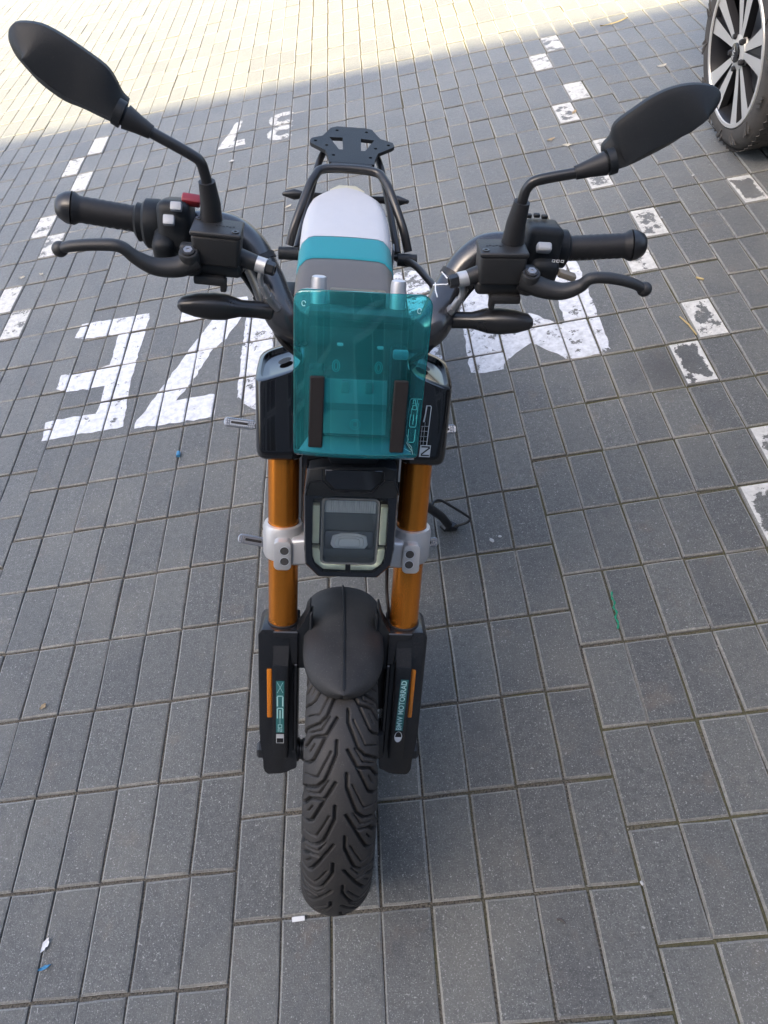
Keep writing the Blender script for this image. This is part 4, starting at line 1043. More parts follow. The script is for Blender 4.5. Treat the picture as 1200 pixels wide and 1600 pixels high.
bm = bmesh.new(); prism(bm, rrect(-.0640, .690, -.0440, .745, .003, 3), .085, .128, .003, 2); finish('screen_stay', bm, 'plastic', bike, MF)

bm = bmesh.new(); loft(bm, [[(-.0765, .6385, .147), (.0805, .6370, .147), (.0640, .6480, .104), (-.0620, .6490, .104)], [(-.0765, .6345, .145), (.0805, .6330, .145), (.0640, .6440, .102), (-.0620, .6450, .102)]])
MT['shelf'] = mat('sky_toned_shelf_plastic', (0.50, 0.54, 0.60), 0.25, metal=0.6, spec=0.6); finish('cowl_shelf', bm, 'shelf', cowl, MF)  # pale blue-grey paints in the sky's reflection on a gloss black shelf

# ---- teal windscreen: gently bowed tray with rounded corners
def screen_mesh():
    nx, na = 30, 36; x0, x1, a0, a1, rc = -.0815, .0860, .6350, .8530, .016; V, Fc, idx = [], [], {}
    def depth(u, v):
        d = .182 - .010 * abs(u) ** 2.6
        d -= .030 * max(0, (-.88 - v) / .12) ** 1.6
        return d
    for j in range(na + 1):
        v = -1 + 2 * j / na; v = math.copysign(1 - (1 - abs(v)) ** 1.5, v); a = (a0 + a1) / 2 + v * (a1 - a0) / 2
        dy = max(0, abs(a - (a0 + a1) / 2) - ((a1 - a0) / 2 - rc)); inset = rc - math.sqrt(max(0, rc * rc - dy * dy))
        k = (a - a0) / (a1 - a0); xl = x0 + (1 - k) * .002 + inset; xr = x1 - (1 - k) * .005 - inset
        for i in range(nx + 1):
            u = -1 + 2 * i / nx; u = math.copysign(1 - (1 - abs(u)) ** 1.5, u); V.append(MF @ Vector(((xl + xr) / 2 + u * (xr - xl) / 2, a, depth(u, v))))
    for j in range(na):
        for i in range(nx): q = j * (nx + 1) + i; Fc.append((q, q + 1, q + nx + 2, q + nx + 1))
    return V, Fc
V, Fc = screen_mesh(); MT['screenedge'] = mat('cut_edge_of_screen', (0.05, 0.42, 0.43), 0.2, spec=0.8)
scr = np_mesh('windscreen', V, Fc, ['screen', 'screenedge'], bike)
sm = scr.modifiers.new('thick', 'SOLIDIFY'); sm.thickness = .0034; sm.offset = -1; sm.material_offset_rim = 1
for x0, x1, a0, a1 in ((-.0605, -.0425, .6590, .7510), (.0435, .0615, .6560, .7500)):
    bm = bmesh.new(); prism(bm, [(x0, a0), (x1, a0), (x1 + .0005, a1), (x0 + .0005, a1)], .1800, .1855, .0015, 1); finish('mounting_strip', bm, 'pad', scr, MF)
SN = .1800
decal('lettering', glyphs([('C', -.0245, -.0045, .017, .0085), ('E', -.0040, -.0045, .016, .0085)], .0009), .0713, .6935, SN - .0015, 88, 'tealline', scr)
decal('lettering', glyphs([('0', .0, -.0028, .0052, .0050), ('2', .0072, -.0028, .0052, .0050)], .0008), .0719, .7125, SN - .0015, 88, 'tealline', scr)
decal('line_print', strokes([[(.0810, .7258), (.0680, .7258), (.0660, .7238), (.0640, .6850)], [(.0690, .703), (.0690, .713)], [(.0770, .720), (.0755, .700)]], .0007), 0, 0, SN - .0035, 0, 'tealline', scr)
for x, a in ((-.0690, .8440), (.0690, .8420)):
    decal('moulded_dot', strokes([[(x + .0022 * math.cos(t), a - .008 + .0030 * math.sin(t)) for t in np.linspace(.3, 5.4, 13)]], .0009), 0, 0, SN - .0025, 0, 'tealtxt', scr)
# etched glitter lines at the lower right corner
decal('scratch', strokes([[(.0645, .6790), (.0680, .672), (.0660, .668), (.0725, .662), (.0745, .652)], [(.0640, .690), (.0650, .668), (.0740, .6555)], [(.062, .660), (.072, .655)]], .0004), 0, 0, SN - .0035, 0, 'tealtxt', scr)

# ---- steering head and triple clamp
bm = bmesh.new(); prism(bm, [(-.075, .47), (.075, .47), (.075, .80), (-.075, .80)], -.055, .015, .006); finish('steering_head', bm, 'satin', bike, MF)

# ---- handlebar
barL = [(-.060, .335, .965), (-.100, .322, .993), (-.130, .362, 1.036), (-.156, .386, 1.068), (-.200, .396, 1.086), (-.287, .396, 1.088), (-.382, .388, 1.105)]
barR = [(.060, .335, .965), (.100, .300, 1.005), (.130, .362, 1.028), (.158, .386, 1.064), (.200, .396, 1.082), (.287, .396, 1.084), (.382, .389, 1.100)]
bp = smooth_path(barL[::-1] + [(0, .340, .955)] + barR, 7)
def brad(x): 
    x = abs(x)
    return .0165 if x > .235 else .0165 + (.0245 - .0165) * min(1, (.235 - x) / .06)
bm = bmesh.new(); tube(bm, bp, [brad(p[0]) for p in bp], 24); bar = finish('handlebar', bm, 'barm', bike)
def bar_pt(x):
    for a, b in zip(bp[:-1], bp[1:]):
        if a[0] <= x <= b[0]: t = (x - a[0]) / (b[0] - a[0]); return Vector(a + t * (b - a))
# white line graphic on the bar
CAMB = Vector((-.032, -.554, 1.610))
from mathutils.bvhtree import BVHTree
bvh = BVHTree.FromPolygons([v.co.copy() for v in bar.data.vertices], [tuple(p.vertices) for p in bar.data.polygons])
def on_bar(p):
    d = (Vector(p) - CAMB).normalized(); h = bvh.ray_cast(CAMB, d)
    return (h[0] + h[1] * .0006) if h[0] is not None else None
def dense(z): return [tuple(a[i] + (b[i] - a[i]) * k / 5 for i in range(3)) for a, b in zip(z[:-1], z[1:]) for k in range(5)] + [z[-1]]
zig = dense([(.109, .34, 1.074), (.124, .34, 1.058), (.122, .34, 1.052), (.103, .34, 1.050)]); zig2 = dense([(.104, .34, 1.061), (.107, .34, 1.042), (.111, .34, 1.031)])
bm = bmesh.new()
for z in (zig, zig2):
    q = [p for p in map(on_bar, z) if p is not None]
    if len(q) > 1: tube(bm, q, .0009, 6)
finish('line_graphic', bm, 'white', bar)

# ---- grips, levers, reservoirs, switch units, mirrors, indicators (one set per side)
SIDE = {-1: dict(g0=(-.292, .396, 1.089), g1=(-.380, .388, 1.1045),
                 lev=[(-.372, .288, 1.104), (-.355, .285, 1.111), (-.320, .285, 1.115), (-.297, .285, 1.114), (-.281, .287, 1.099), (-.260, .290, 1.086), (-.232, .296, 1.084), (-.210, .304, 1.092)], piv=(-.217, .296, 1.103),
                 res=(-.184, .322, 1.104), boot=[(-.194, .345, 1.115), (-.192, .345, 1.145), (-.194, .345, 1.173)], stem=[(-.194, .345, 1.172), (-.1955, .345, 1.182), (-.199, .345, 1.196), (-.210, .345, 1.205), (-.254, .345, 1.228)], cone=[(-.252, .345, 1.227), (-.279, .347, 1.2415)],
                 rim=[(-.276, 1.254), (-.283, 1.262), (-.288, 1.276), (-.296, 1.288), (-.317, 1.302), (-.338, 1.314), (-.359, 1.322), (-.382, 1.322), (-.392, 1.317), (-.397, 1.309), (-.398, 1.300), (-.394, 1.287), (-.383, 1.272), (-.372, 1.260), (-.351, 1.246), (-.331, 1.240), (-.308, 1.231), (-.289, 1.226), (-.282, 1.240)],
                 ridge=[(-.380, 1.294), (-.358, 1.269), (-.325, 1.254), (-.290, 1.240)], my=.350),
        1: dict(g0=(.290, .396, 1.085), g1=(.378, .389, 1.0995),
                lev=[(.374, .288, 1.094), (.352, .285, 1.104), (.322, .285, 1.109), (.297, .285, 1.107), (.287, .287, 1.094), (.267, .290, 1.083), (.239, .296, 1.083), (.212, .304, 1.090)], piv=(.221, .296, 1.101),
                res=(.184, .320, 1.101), boot=[(.198, .335, 1.120), (.1965, .335, 1.150), (.198, .335, 1.178)], stem=[(.198, .335, 1.176), (.1985, .335, 1.186), (.201, .335, 1.197), (.212, .335, 1.2065), (.257, .335, 1.2185)], cone=[(.255, .335, 1.218), (.289, .337, 1.231)],
                tipdrop=.012, rim=[(.298, 1.217), (.288, 1.234), (.285, 1.245), (.291, 1.256), (.292, 1.271), (.306, 1.286), (.326, 1.305), (.347, 1.318), (.370, 1.325), (.391, 1.326), (.402, 1.322), (.406, 1.312), (.402, 1.300), (.392, 1.283), (.378, 1.270), (.364, 1.256), (.342, 1.239), (.320, 1.224)],
                ridge=[(.390, 1.300), (.372, 1.280), (.336, 1.256), (.306, 1.230)], my=.340)}
def mirror_head(s, d, parent):
    td = d.get('tipdrop', 0)
    if td: d['rim'] = [(x + (x - .298) * .05, z - td * max(0, (x - .298) / .108)) for x, z in d['rim']]; d['ridge'] = [(x + (x - .298) * .05, z - td * max(0, (x - .298) / .108)) for x, z in d['ridge']]
    rim = smooth_path([(x, 0, z) for x, z in d['rim']] + [(d['rim'][0][0], 0, d['rim'][0][1])], 3)[:-1]; ridge = smooth_path([(x, 0, z) for x, z in d['ridge']], 10)
    my = d['my']; rings = []
    xo = min(abs(p[0]) for p in rim); xl = max(abs(p[0]) for p in rim)
    def yoff(x): return my + .012 * (abs(x) - xo) / (xl - xo)
    near = [min(ridge, key=lambda r: (r[0] - p[0]) ** 2 + (r[2] - p[2]) ** 2) for p in rim]
    rings.append([(p[0] * .985 + q[0] * .015, yoff(p[0]) + .018, p[2] * .985 + q[2] * .015) for p, q in zip(rim, near)])
    for t, h in [(0, .015)] + [(t, .010 - .021 * t ** .8) for t in (0, .05, .14, .30, .5, .7, .88, 1.0)]:
        rings.append([(p[0] + (q[0] - p[0]) * t, yoff(p[0]) + h, p[2] + (q[2] - p[2]) * t) for p, q in zip(rim, near)])
    bm = bmesh.new(); loft(bm, rings, cap=False)
    v = [x for x in bm.verts][:len(rim)]; bm.faces.new(v)
    bmesh.ops.remove_doubles(bm, verts=bm.verts, dist=1e-6)
    h = finish('mirror_housing', bm, 'plastic', parent, None, 30)
    bm = bmesh.new(); bm.faces.new([bm.verts.new((p[0] * .95 + q[0] * .05, yoff(p[0]) + .0195, p[2] * .95 + q[2] * .05)) for p, q in zip(rim, near)]); finish('mirror_glass', bm, 'bright', parent, smooth=False)
for s, d in SIDE.items():
    g0, g1 = Vector(d['g0']), Vector(d['g1']); ax = (g1 - g0); L = ax.length; axn = ax / L
    bm = bmesh.new(); prof = [(-.008, .0160), (-.004, .0185)]
    for k in range(1, 18): prof.append((L * k / 18 * .97, .0166 + (.0006 if k % 2 else 0)))
    prof += [(L * .975, .0205), (L * 1.0, .0210), (L * 1.01, .0190), (L * 1.012, .017)]
    lathe(bm, prof, g0, axn, 36); grip = finish('grip', bm, 'rubber', bike, None, 50)
    bm = bmesh.new(); lathe(bm, [(L * 1.008, .0185), (L * 1.02, .0215), (L * 1.10, .0200), (L * 1.20, .0150), (L * 1.24, .010), (L * 1.25, .001)], g0, axn, 36); finish('bar_end', bm, 'satin', grip, None, 45)
    # lever: flattened blade with a ball end
    lp = smooth_path(d['lev'], 6); n = len(lp); rad = []
    for i in range(n):
        t = i / (n - 1); rad.append(.0072 + .0016 * math.sin(t * 3) + .0095 * max(0, (t - .50) / .50))
    rad[0] = .0062
    bm = bmesh.new(); tube(bm, lp, rad, 16, flat=.85); bmesh.ops.create_uvsphere(bm, u_segments=20, v_segments=12, radius=.0098, matrix=Matrix.Translation(d['lev'][0]))
    lever = finish('brake_lever', bm, 'cast', bike, None, 50)
    pv = Vector(d['piv']); up = Vector((0, -.25, .97)).normalized()
    bm = bmesh.new(); lathe(bm, [(-.026, .0125), (.002, .0125), (.004, .0110)], pv, up, 24); lathe(bm, [(.004, .0085), (.0065, .0080), (.0065, .001)], pv, up, 20)
    finish('pivot', bm, 'cast', lever)
    bm = bmesh.new(); lathe(bm, [(.0064, .0062), (.0078, .0058), (.0078, .0025), (.0066, .002)], pv, up, 6); finish('pivot_bolt', bm, 'steel', lever)
    # master cylinder and reservoir
    c = Vector(d['res']); tilt = Matrix.Rotation(R_(-7), 3, 'X') @ Matrix.Rotation(s * R_(-3), 3, 'Y')
    bm = bmesh.new(); box(bm, c + tilt @ Vector((0, 0, -.002)), (.058, .044, .040), .005, 3, tilt, (1.06, 1.05))
    rot = tilt
    box(bm, c + rot @ Vector((s * .004, .004, -.030)), (.070, .034, .020), .006, 3, rot)
    tube(bm, [c + rot @ Vector((-s * .020, .002, -.014)), c + rot @ Vector((-s * (.042 if s > 0 else .049), -.002, -.020))], [.0125, .0105], 20)
    box(bm, c + rot @ Vector((s * .034, -.006, -.016)), (.026, .016, .030), .005, 3, rot)
    box(bm, c + rot @ Vector((s * .010, -.012, -.043)), (.040, .018, .012), .003, 2, rot); box(bm, c + rot @ Vector((s * -.008, -.014, -.048)), (.008, .012, .018), .002, 2, rot)
    box(bm, c + rot @ Vector((s * .008, .045, -.010)), (.030, .065, .030), .007, 3, rot)
    res = finish('brake_reservoir', bm, 'cast', bike, None, 35)
    bm = bmesh.new(); box(bm, c + tilt @ Vector((0, 0, .0195)), (.0635, .0480, .0070), .0028, 3, tilt); lid = finish('lid', bm, 'cast', res, None, 40)
    for px, py in ((s * .0250, .0165), (-s * .0240, -.0150)):
        bm = bmesh.new(); cc = c + tilt @ Vector((px, py, .0228)); lathe(bm, [(0, .0048), (.0018, .0044), (.0018, .0022), (.0006, .0018), (.0006, .0001)], cc, tilt @ Vector((0, 0, 1)), 18); finish('screw', bm, 'satin', lid)
    bm = bmesh.new()       # small raised marks too fine to read
    for k in range(6): box(bm, c + tilt @ Vector((s * -.010 + (k - 2.5) * .0042, .000 + (.0012 if k % 2 else 0), .0231)), (.0030, .0022 if k < 4 else .0045, .0006), 0, rot=tilt)
    finish('raised_mark', bm, 'dark', lid, smooth=False)
    # banjo bolt and hose
    b0 = c + rot @ Vector((-s * (.042 if s > 0 else .049), -.002, -.020)); bd = (rot @ Vector((-s, -.25, -.12))).normalized()
    bm = bmesh.new(); lathe(bm, [(0, .0102), (.014, .0102)], b0, bd, 24); banjo = finish('banjo_fitting', bm, 'silver', bike)
    bm = bmesh.new(); lathe(bm, [(.0135, .0088), (.024, .0088), (.026, .0075), (.026, .0048), (.020, .0045)], b0, bd, 6); finish('banjo_bolt', bm, 'satin', banjo, smooth=False)
    h0 = b0 + bd * .007; hp = [h0 + Vector((0, 0, -.006)), h0 + Vector((s * .002, -.004, -.020)), h0 + Vector((-s * .004, -.006, -.035)), h0 + Vector((-s * .014, -.004, -.055)), h0 + Vector((-s * .032, 0, -.085)), h0 + Vector((-s * .045, .01, -.14)), h0 + Vector((-s * .05, .03, -.22))]
    hp = smooth_path(hp, 6)
    bm = bmesh.new(); tube(bm, hp, .0040, 12); hose = finish('brake_hose', bm, 'steel', bike)
    bm = bmesh.new(); tube(bm, hp[9:21], .0056, 12); tube(bm, hp[14:17], .0072, 6); finish('hose_fitting', bm, 'steel', hose)
    # mirror
    bm = bmesh.new(); tube(bm, d['boot'], [.0150, .0125, .0102], 24); tube(bm, [d['boot'][0], Vector(d['boot'][0]) + Vector((0, .02, -.035))], [.0135, .015], 16); mir = finish('mirror', bm, 'rubber', bike)
    bm = bmesh.new(); tube(bm, smooth_path(d['stem'], 5), .0066, 18); finish('mirror_stem', bm, 'satin', mir)
    ca, cb = Vector(d['cone'][0]), Vector(d['cone'][1])
    bm = bmesh.new(); tube(bm, [ca, ca + (cb - ca) * .5, cb], [.0080, .0105, .0140], 24); finish('stem_sleeve', bm, 'rubber', mir)
    dd = (cb - ca).normalized(); bm = bmesh.new(); tube(bm, [cb, cb + dd * .003, cb + dd * .003, cb + dd * .012], [.0110, .0110, .0152, .0150], 24); finish('stem_collar', bm, 'plastic', mir)
    mirror_head(s, d, mir)
    # front turn indicator
    bm = bmesh.new(); P0 = Vector((s * .118, .318, 1.010)); P1 = Vector((s * .240, .295, 1.030)); ux = (P1 - P0).normalized(); rr = []
    yv = Vector((0, 1, 0)); zv = ux.cross(yv) * s; 
    for t, hw, hh in ((0, .0125, .0115), (.15, .0110, .0105), (.34, .0115, .0105), (.50, .0165, .0160), (.64, .0175, .0170), (.82, .0150, .0145), (.96, .0110, .0095), (1.0, .0055, .0045)):
        c0 = P0 + (P1 - P0) * t
        rr.append([c0 + yv * hw * math.copysign(abs(math.cos(q)) ** .75, math.cos(q)) + zv * hh * math.copysign(abs(math.sin(q)) ** .75, math.sin(q)) for q in [2 * math.pi * k / 20 for k in range(20)]])
    loft(bm, rr); ind = finish('turn_indicator', bm, 'satin', bike, None, 40)

# switch units
for s in (-1, 1):
    for k, off in enumerate((0, .008)):
        bm = bmesh.new(); tube(bm, smooth_path([(s * .238, .388, 1.062 - off), (s * .200, .384 - off, 1.060), (s * .165, .374 - off, 1.036), (s * .136, .350 - off, 1.004), (s * .108, .310 + off, .968), (s * .075, .315, .93), (s * .05, .34, .88)], 6), .0034, 10); finish('wiring_loom', bm, 'rubber', bike)
    bm = bmesh.new(); lathe(bm, [(-.004, .0262), (.004, .0262)], bar_pt(s * .140), (bar_pt(s * .141) - bar_pt(s * .139)), 28, cap=False); lathe(bm, [(-.003, .0060), (.003, .0060)], (s * .142, .352, 1.008), (s * .5, .3, .5), 12); finish('cable_tie', bm, 'rubber', bike)
def rotx(a): return Matrix.Rotation(R_(a), 3, 'X')
bm = bmesh.new(); box(bm, (-.244, .372, 1.098), (.044, .056, .066), .012, 3, rotx(-20)); lathe(bm, [(-.012, .029), (-.006, .032), (.010, .032), (.014, .028)], (-.276, .390, 1.088), (-1, 0, 0), 32); lathe(bm, [(0, .023), (.010, .025), (.014, .020)], (-.288, .391, 1.089), (-1, 0, 0), 32)
box(bm, (-.258, .352, 1.075), (.030, .045, .050), .012, 3, rotx(10))
sw = finish('switch_unit', bm, 'plastic', bike, None, 35)
for c, sz, m_ in (((-.246, .340, 1.122), (.0140, .0125, .008), 'button'), ((-.2365, .349, 1.136), (.0140, .0110, .008), 'button')):
    bm = bmesh.new(); box(bm, c, sz, .0015, 2, rotx(38)); finish('button', bm, m_, sw)
bm = bmesh.new(); box(bm, (-.222, .376, 1.132), (.024, .014, .012), .003, 2, rotx(20) @ Matrix.Rotation(R_(8), 3, 'Y')); finish('kill_switch', bm, 'red', sw)
bm = bmesh.new(); box(bm, (.246, .372, 1.100), (.050, .054, .062), .010, 3, rotx(-12)); box(bm, (.250, .356, 1.075), (.044, .046, .050), .014, 3, rotx(12)); lathe(bm, [(-.010, .024), (-.004, .026), (.008, .026), (.012, .020)], (.280, .393, 1.086), (1, 0, 0), 32)
sw = finish('switch_unit', bm, 'plastic', bike, None, 35)
bm = bmesh.new(); box(bm, (.243, .342, 1.114), (.020, .012, .013), .0035, 3, rotx(30)); finish('button', bm, 'button', sw)
bm = bmesh.new(); box(bm, (.283, .338, 1.078), (.026, .012, .009), .002, 2, Matrix.Rotation(R_(15), 3, 'Y')); finish('signal_lever', bm, 'tan', sw)
bm = bmesh.new()
for k in range(3): box(bm, (.226 + k * .011, .392, 1.1315 + (.0012 if k == 1 else 0)), (.0085, .006, .005), .001, 1)
finish('button_row', bm, 'plastic', sw)
bm = strokes([[(k * .006 - .0018, -.0014), (k * .006 + .0018, -.0014), (k * .006 + .0018, .0014), (k * .006 - .0018, .0014), (k * .006 - .0018, -.0014)] for k in (-1, 0, 1)], .0007)
bm.transform(Matrix.Translation((.2655, .3375, 1.0985)) @ Matrix.Rotation(R_(72), 4, 'X')); finish('switch_symbols', bm, 'white', sw, smooth=False)

# ---- seat: three coloured covers over one pad
def seat_half(y):
    w = .100 + .004 * math.exp(-((y - .80) / .2) ** 2)
    if y > 1.02: w *= max(.0, 1 - ((y - 1.02) / .1815) ** 3.6) ** .46
    return max(w, .002)
def seat_sec(y, n=22):
    w = seat_half(y); zt = .7615 + .004 * math.exp(-((y - .95) / .2) ** 2); pts = []
    drop = .10
    for k in range(n + 1):
        u = -1 + 2 * k / n; e = abs(u)
        x = w * math.copysign(min(1.0, e * 1.12) if e < .8 else 1.0, u) * (1 if e >= .8 else 1)
        rd = min(w * .98, .022)
        if e < .62: x = u / .62 * (w - rd); z = zt - .003 * (e / .62 * w / .1) ** 2
        elif e < .82: t = (e - .62) / .20; x = math.copysign(w - rd + rd * math.sin(t * math.pi / 2), u); z = zt - .003 * (w / .1) ** 2 - .024 * (1 - math.cos(t * math.pi / 2))
        else: t = (e - .82) / .18; x = math.copysign(w * (1 + .02 * t), u); z = zt - .027 - (drop - .027) * t
        pts.append((x, y, z))
    return pts
def seat_patch(name, y0, y1, m_, parent, n=26, close=False, fold=True):
    V, Fc = [], []; ys = [y0 + (y1 - y0) * i / n for i in range(n + 1)]
    if close: ys = [y0 + (y1 - y0) * (1 - (1 - i / n) ** 2.2) for i in range(n + 1)]
    for i, y in enumerate(ys):
        sec = seat_sec(y); e = min(i, len(ys) - 1 - i) if not close else i
        k = .0018 * (1 - math.exp(-e / .7)) if fold else .0018
        for x, yy, z in sec:
            # seam line runs forward at the sides
            lat = max(0, abs(x) / .10 - .78); yb = yy - (.10 * lat if not close or i < len(ys) * .5 else 0)
            V.append(MREAR @ Vector((x * (1 + k * 4), yb, z + k)))
    m = len(sec)
    for i in range(n):
        for j in range(m - 1): Fc.append((i * m + j, i * m + j + 1, (i + 1) * m + j + 1, (i + 1) * m + j))
    return np_mesh(name, V, Fc, m_, parent, sharp=48)
bm = bmesh.new(); loft(bm, [[(x * .985, y, z - .002) for x, y, z in seat_sec(y)] for y in [.50 + .70 * i / 30 for i in range(31)]]); bm.transform(MREAR); seat = finish('seat', bm, 'seatgrey', bike, None, 60)
seat_patch('seat_cover', .50, .8745, 'seatgrey', seat); seat_patch('seat_cover', .8765, .9660, 'seatteal', seat); seat_patch('seat_cover', .9680, 1.2013, 'seatwhite', seat, 34, close=True)
# tail lamp and tail
bm = bmesh.new(); prism(bm, [(-.062, 1.17), (-.055, 1.225), (-.032, 1.252), (.012, 1.252), (.034, 1.225), (.040, 1.17)], .700, .747, .006, 3); finish('tail_panel', bm, 'cream', bike)
bm = bmesh.new(); prism(bm, [(-.088, .55), (.068, .55), (.060, 1.28), (-.080, 1.28)], .600, .668, .01, 2); finish('tail_frame', bm, 'plastic', bike)
for s in (-1, 1):
    bm = bmesh.new(); tube(bm, [(s * .05 - .012, 1.322, .678), (s * .115 - .012, 1.320, .680), (s * .135 - .012, 1.318, .681), (s * .160 - .012, 1.315, .682)], [.008, .010, .014, .006], 14, roundcap=True); finish('turn_indicator', bm, 'satin', bike)
# rack: two bent tubes and a plate
rack = bmesh.new()
tube(rack, smooth_path([(-.146, 1.085, .670), (-.132, 1.110, .715), (-.108, 1.165, .762), (-.092, 1.203, .782), (-.064, 1.237, .790), (.050, 1.237, .790), (.080, 1.205, .782), (.098, 1.167, .762), (.126, 1.112, .715), (.142, 1.087, .670)], 6), .0104, 16)
tube(rack, smooth_path([(-.128, 1.10, .655), (-.106, 1.23, .705), (-.086, 1.33, .755), (-.066, 1.385, .780)], 6), .0088, 14); tube(rack, smooth_path([(.118, 1.10, .655), (.097, 1.23, .705), (.075, 1.33, .755), (.055, 1.385, .780)], 6), .0088, 14)
rk = finish('rack', rack, 'satin', bike, None, 50)
def rack_plate():
    out = [(-.055, 1.146), (.048, 1.146), (.050, 1.170), (.058, 1.205), (.092, 1.240), (.098, 1.250), (.095, 1.268), (.066, 1.285), (.058, 1.302), (.046, 1.334), (.030, 1.341), (-.040, 1.341), (-.056, 1.330), (-.066, 1.302), (-.074, 1.283), (-.100, 1.266), (-.104, 1.250), (-.100, 1.238), (-.066, 1.205), (-.058, 1.172)]
    bm = bmesh.new(); ov = [bm.verts.new((x, y, 0)) for x, y in out]; oe = [bm.edges.new((ov[i], ov[(i + 1) % len(ov)])) for i in range(len(ov))]
    holes = [[(-.058, 1.277), (-.026, 1.279), (-.024, 1.214), (-.034, 1.214)], [(.018, 1.279), (.050, 1.275), (.028, 1.214), (.018, 1.213)]]
    for cx, cy in ((-.040, 1.318), (.032, 1.318), (-.090, 1.253), (.084, 1.253), (-.063, 1.232), (.053, 1.230), (-.046, 1.182), (.040, 1.180)):
        holes.append([(cx + .0042 * math.cos(2 * math.pi * k / 10), cy + .0042 * math.sin(2 * math.pi * k / 10)) for k in range(10)])
    ae = list(oe)
    for h in holes:
        hv = [bm.verts.new((x, y, 0)) for x, y in h]; ae += [bm.edges.new((hv[i], hv[(i + 1) % len(hv)])) for i in range(len(hv))]
    bmesh.ops.triangle_fill(bm, edges=ae, use_beauty=True, use_dissolve=False)
    for f in bm.faces:
        if f.normal.z < 0: f.normal_flip()
    r = bmesh.ops.extrude_face_region(bm, geom=list(bm.faces)); 
    for e in r['geom']:
        if isinstance(e, bmesh.types.BMVert): e.co.z -= .009
    for v in bm.verts: v.co.z += .7985; v.co.x = v.co.x * 1.065 + .002; v.co.y = v.co.y * 1.065 + .036
    return bm
finish('rack_plate', rack_plate(), 'plastic', rk, None, 30)
bm = bmesh.new(); box(bm, (-.002, 1.258, .791), (.104, .022, .014), .005, 3); finish('plate_clamp', bm, 'satin', rk)
for s in (-1, 1):
    bm = bmesh.new(); x0 = s * .120 - .004; lathe(bm, [(0, .0150), (.046, .0150), (.047, .0120), (.047, .0075), (.042, .007), (.042, .001)], (x0, 1.065, .660), (s, 0, 0), 26); finish('rack_bush', bm, 'plastic', rk)
    bm = bmesh.new(); box(bm, (s * .108 - .004, 1.065, .668), (.004, .03, .05), .001, 1); finish('lug', bm, 'steel', rk)
bm = bmesh.new(); tube(bm, smooth_path([(.115, 1.09, .650), (.152, 1.035, .668), (.178, .985, .668), (.200, .925, .665), (.205, .86, .62), (.16, .80, .55), (.10, .78, .52)], 6), .0085, 14); finish('side_guard', bm, 'satin', bike)
bm = bmesh.new(); box(bm, (-.128, .84, .690), (.030, .05, .045), .006, 2); finish('seat_latch', bm, 'plastic', bike)

# ---- frame, battery case, swing arm, motor (mostly hidden)
bm = bmesh.new(); loft(bm, [[(x * k - .012, y, z) for x, z in ((-.09, zb), (.09, zb), (.115, (zb + zt) / 2), (.095, zt), (-.095, zt), (-.115, (zb + zt) / 2))] for y, zb, zt, k in ((.40, .42, .76, .55), (.48, .30, .78, .85), (.60, .24, .72, 1.0), (.95, .24, .66, 1.0), (1.08, .34, .62, .8))]); case = finish('battery_case', bm, 'plastic', bike, None, 30)
bm = bmesh.new(); box(bm, (-.012, .97, .30), (.17, .20, .18), .03, 3); finish('motor', bm, 'silver', bike)
for s in (-1, 1):
    bm = bmesh.new(); loft(bm, [[(s * .085 - .012 + dx, y, z + dz) for dx, dz in ((-.012, -h), (.012, -h), (.012, h), (-.012, h))] for y, z, h in ((.92, .33, .03), (1.2, .30, .032), (1.38, .275, .026))]); finish('swing_arm', bm, 'satin', bike)
    bm = bmesh.new(); tube(bm, smooth_path([(s * .03 - .005, .33, .80), (s * .075 - .01, .42, .74), (s * .108 - .012, .56, .60), (s * .112 - .012, .72, .36)], 6), .016, 16); finish('frame_tube', bm, 'satin', bike)
# polished side panels beneath the bar ends of the frame
bm = bmesh.new(); loft(bm, [[(x, y, z) for x, z in ((-.108, .80), (-.040, .80), (-.040, .905), (-.100, .893))] for y in (.402, .424)]); finish('side_panel', bm, 'silver', bike, None, 20)
bm = bmesh.new(); loft(bm, [[(x, y, z) for x, z in ((.040, .80), (.085, .80), (.078, .880), (.040, .890))] for y in (.402, .424)]); finish('side_panel', bm, 'silver', bike, None, 20)

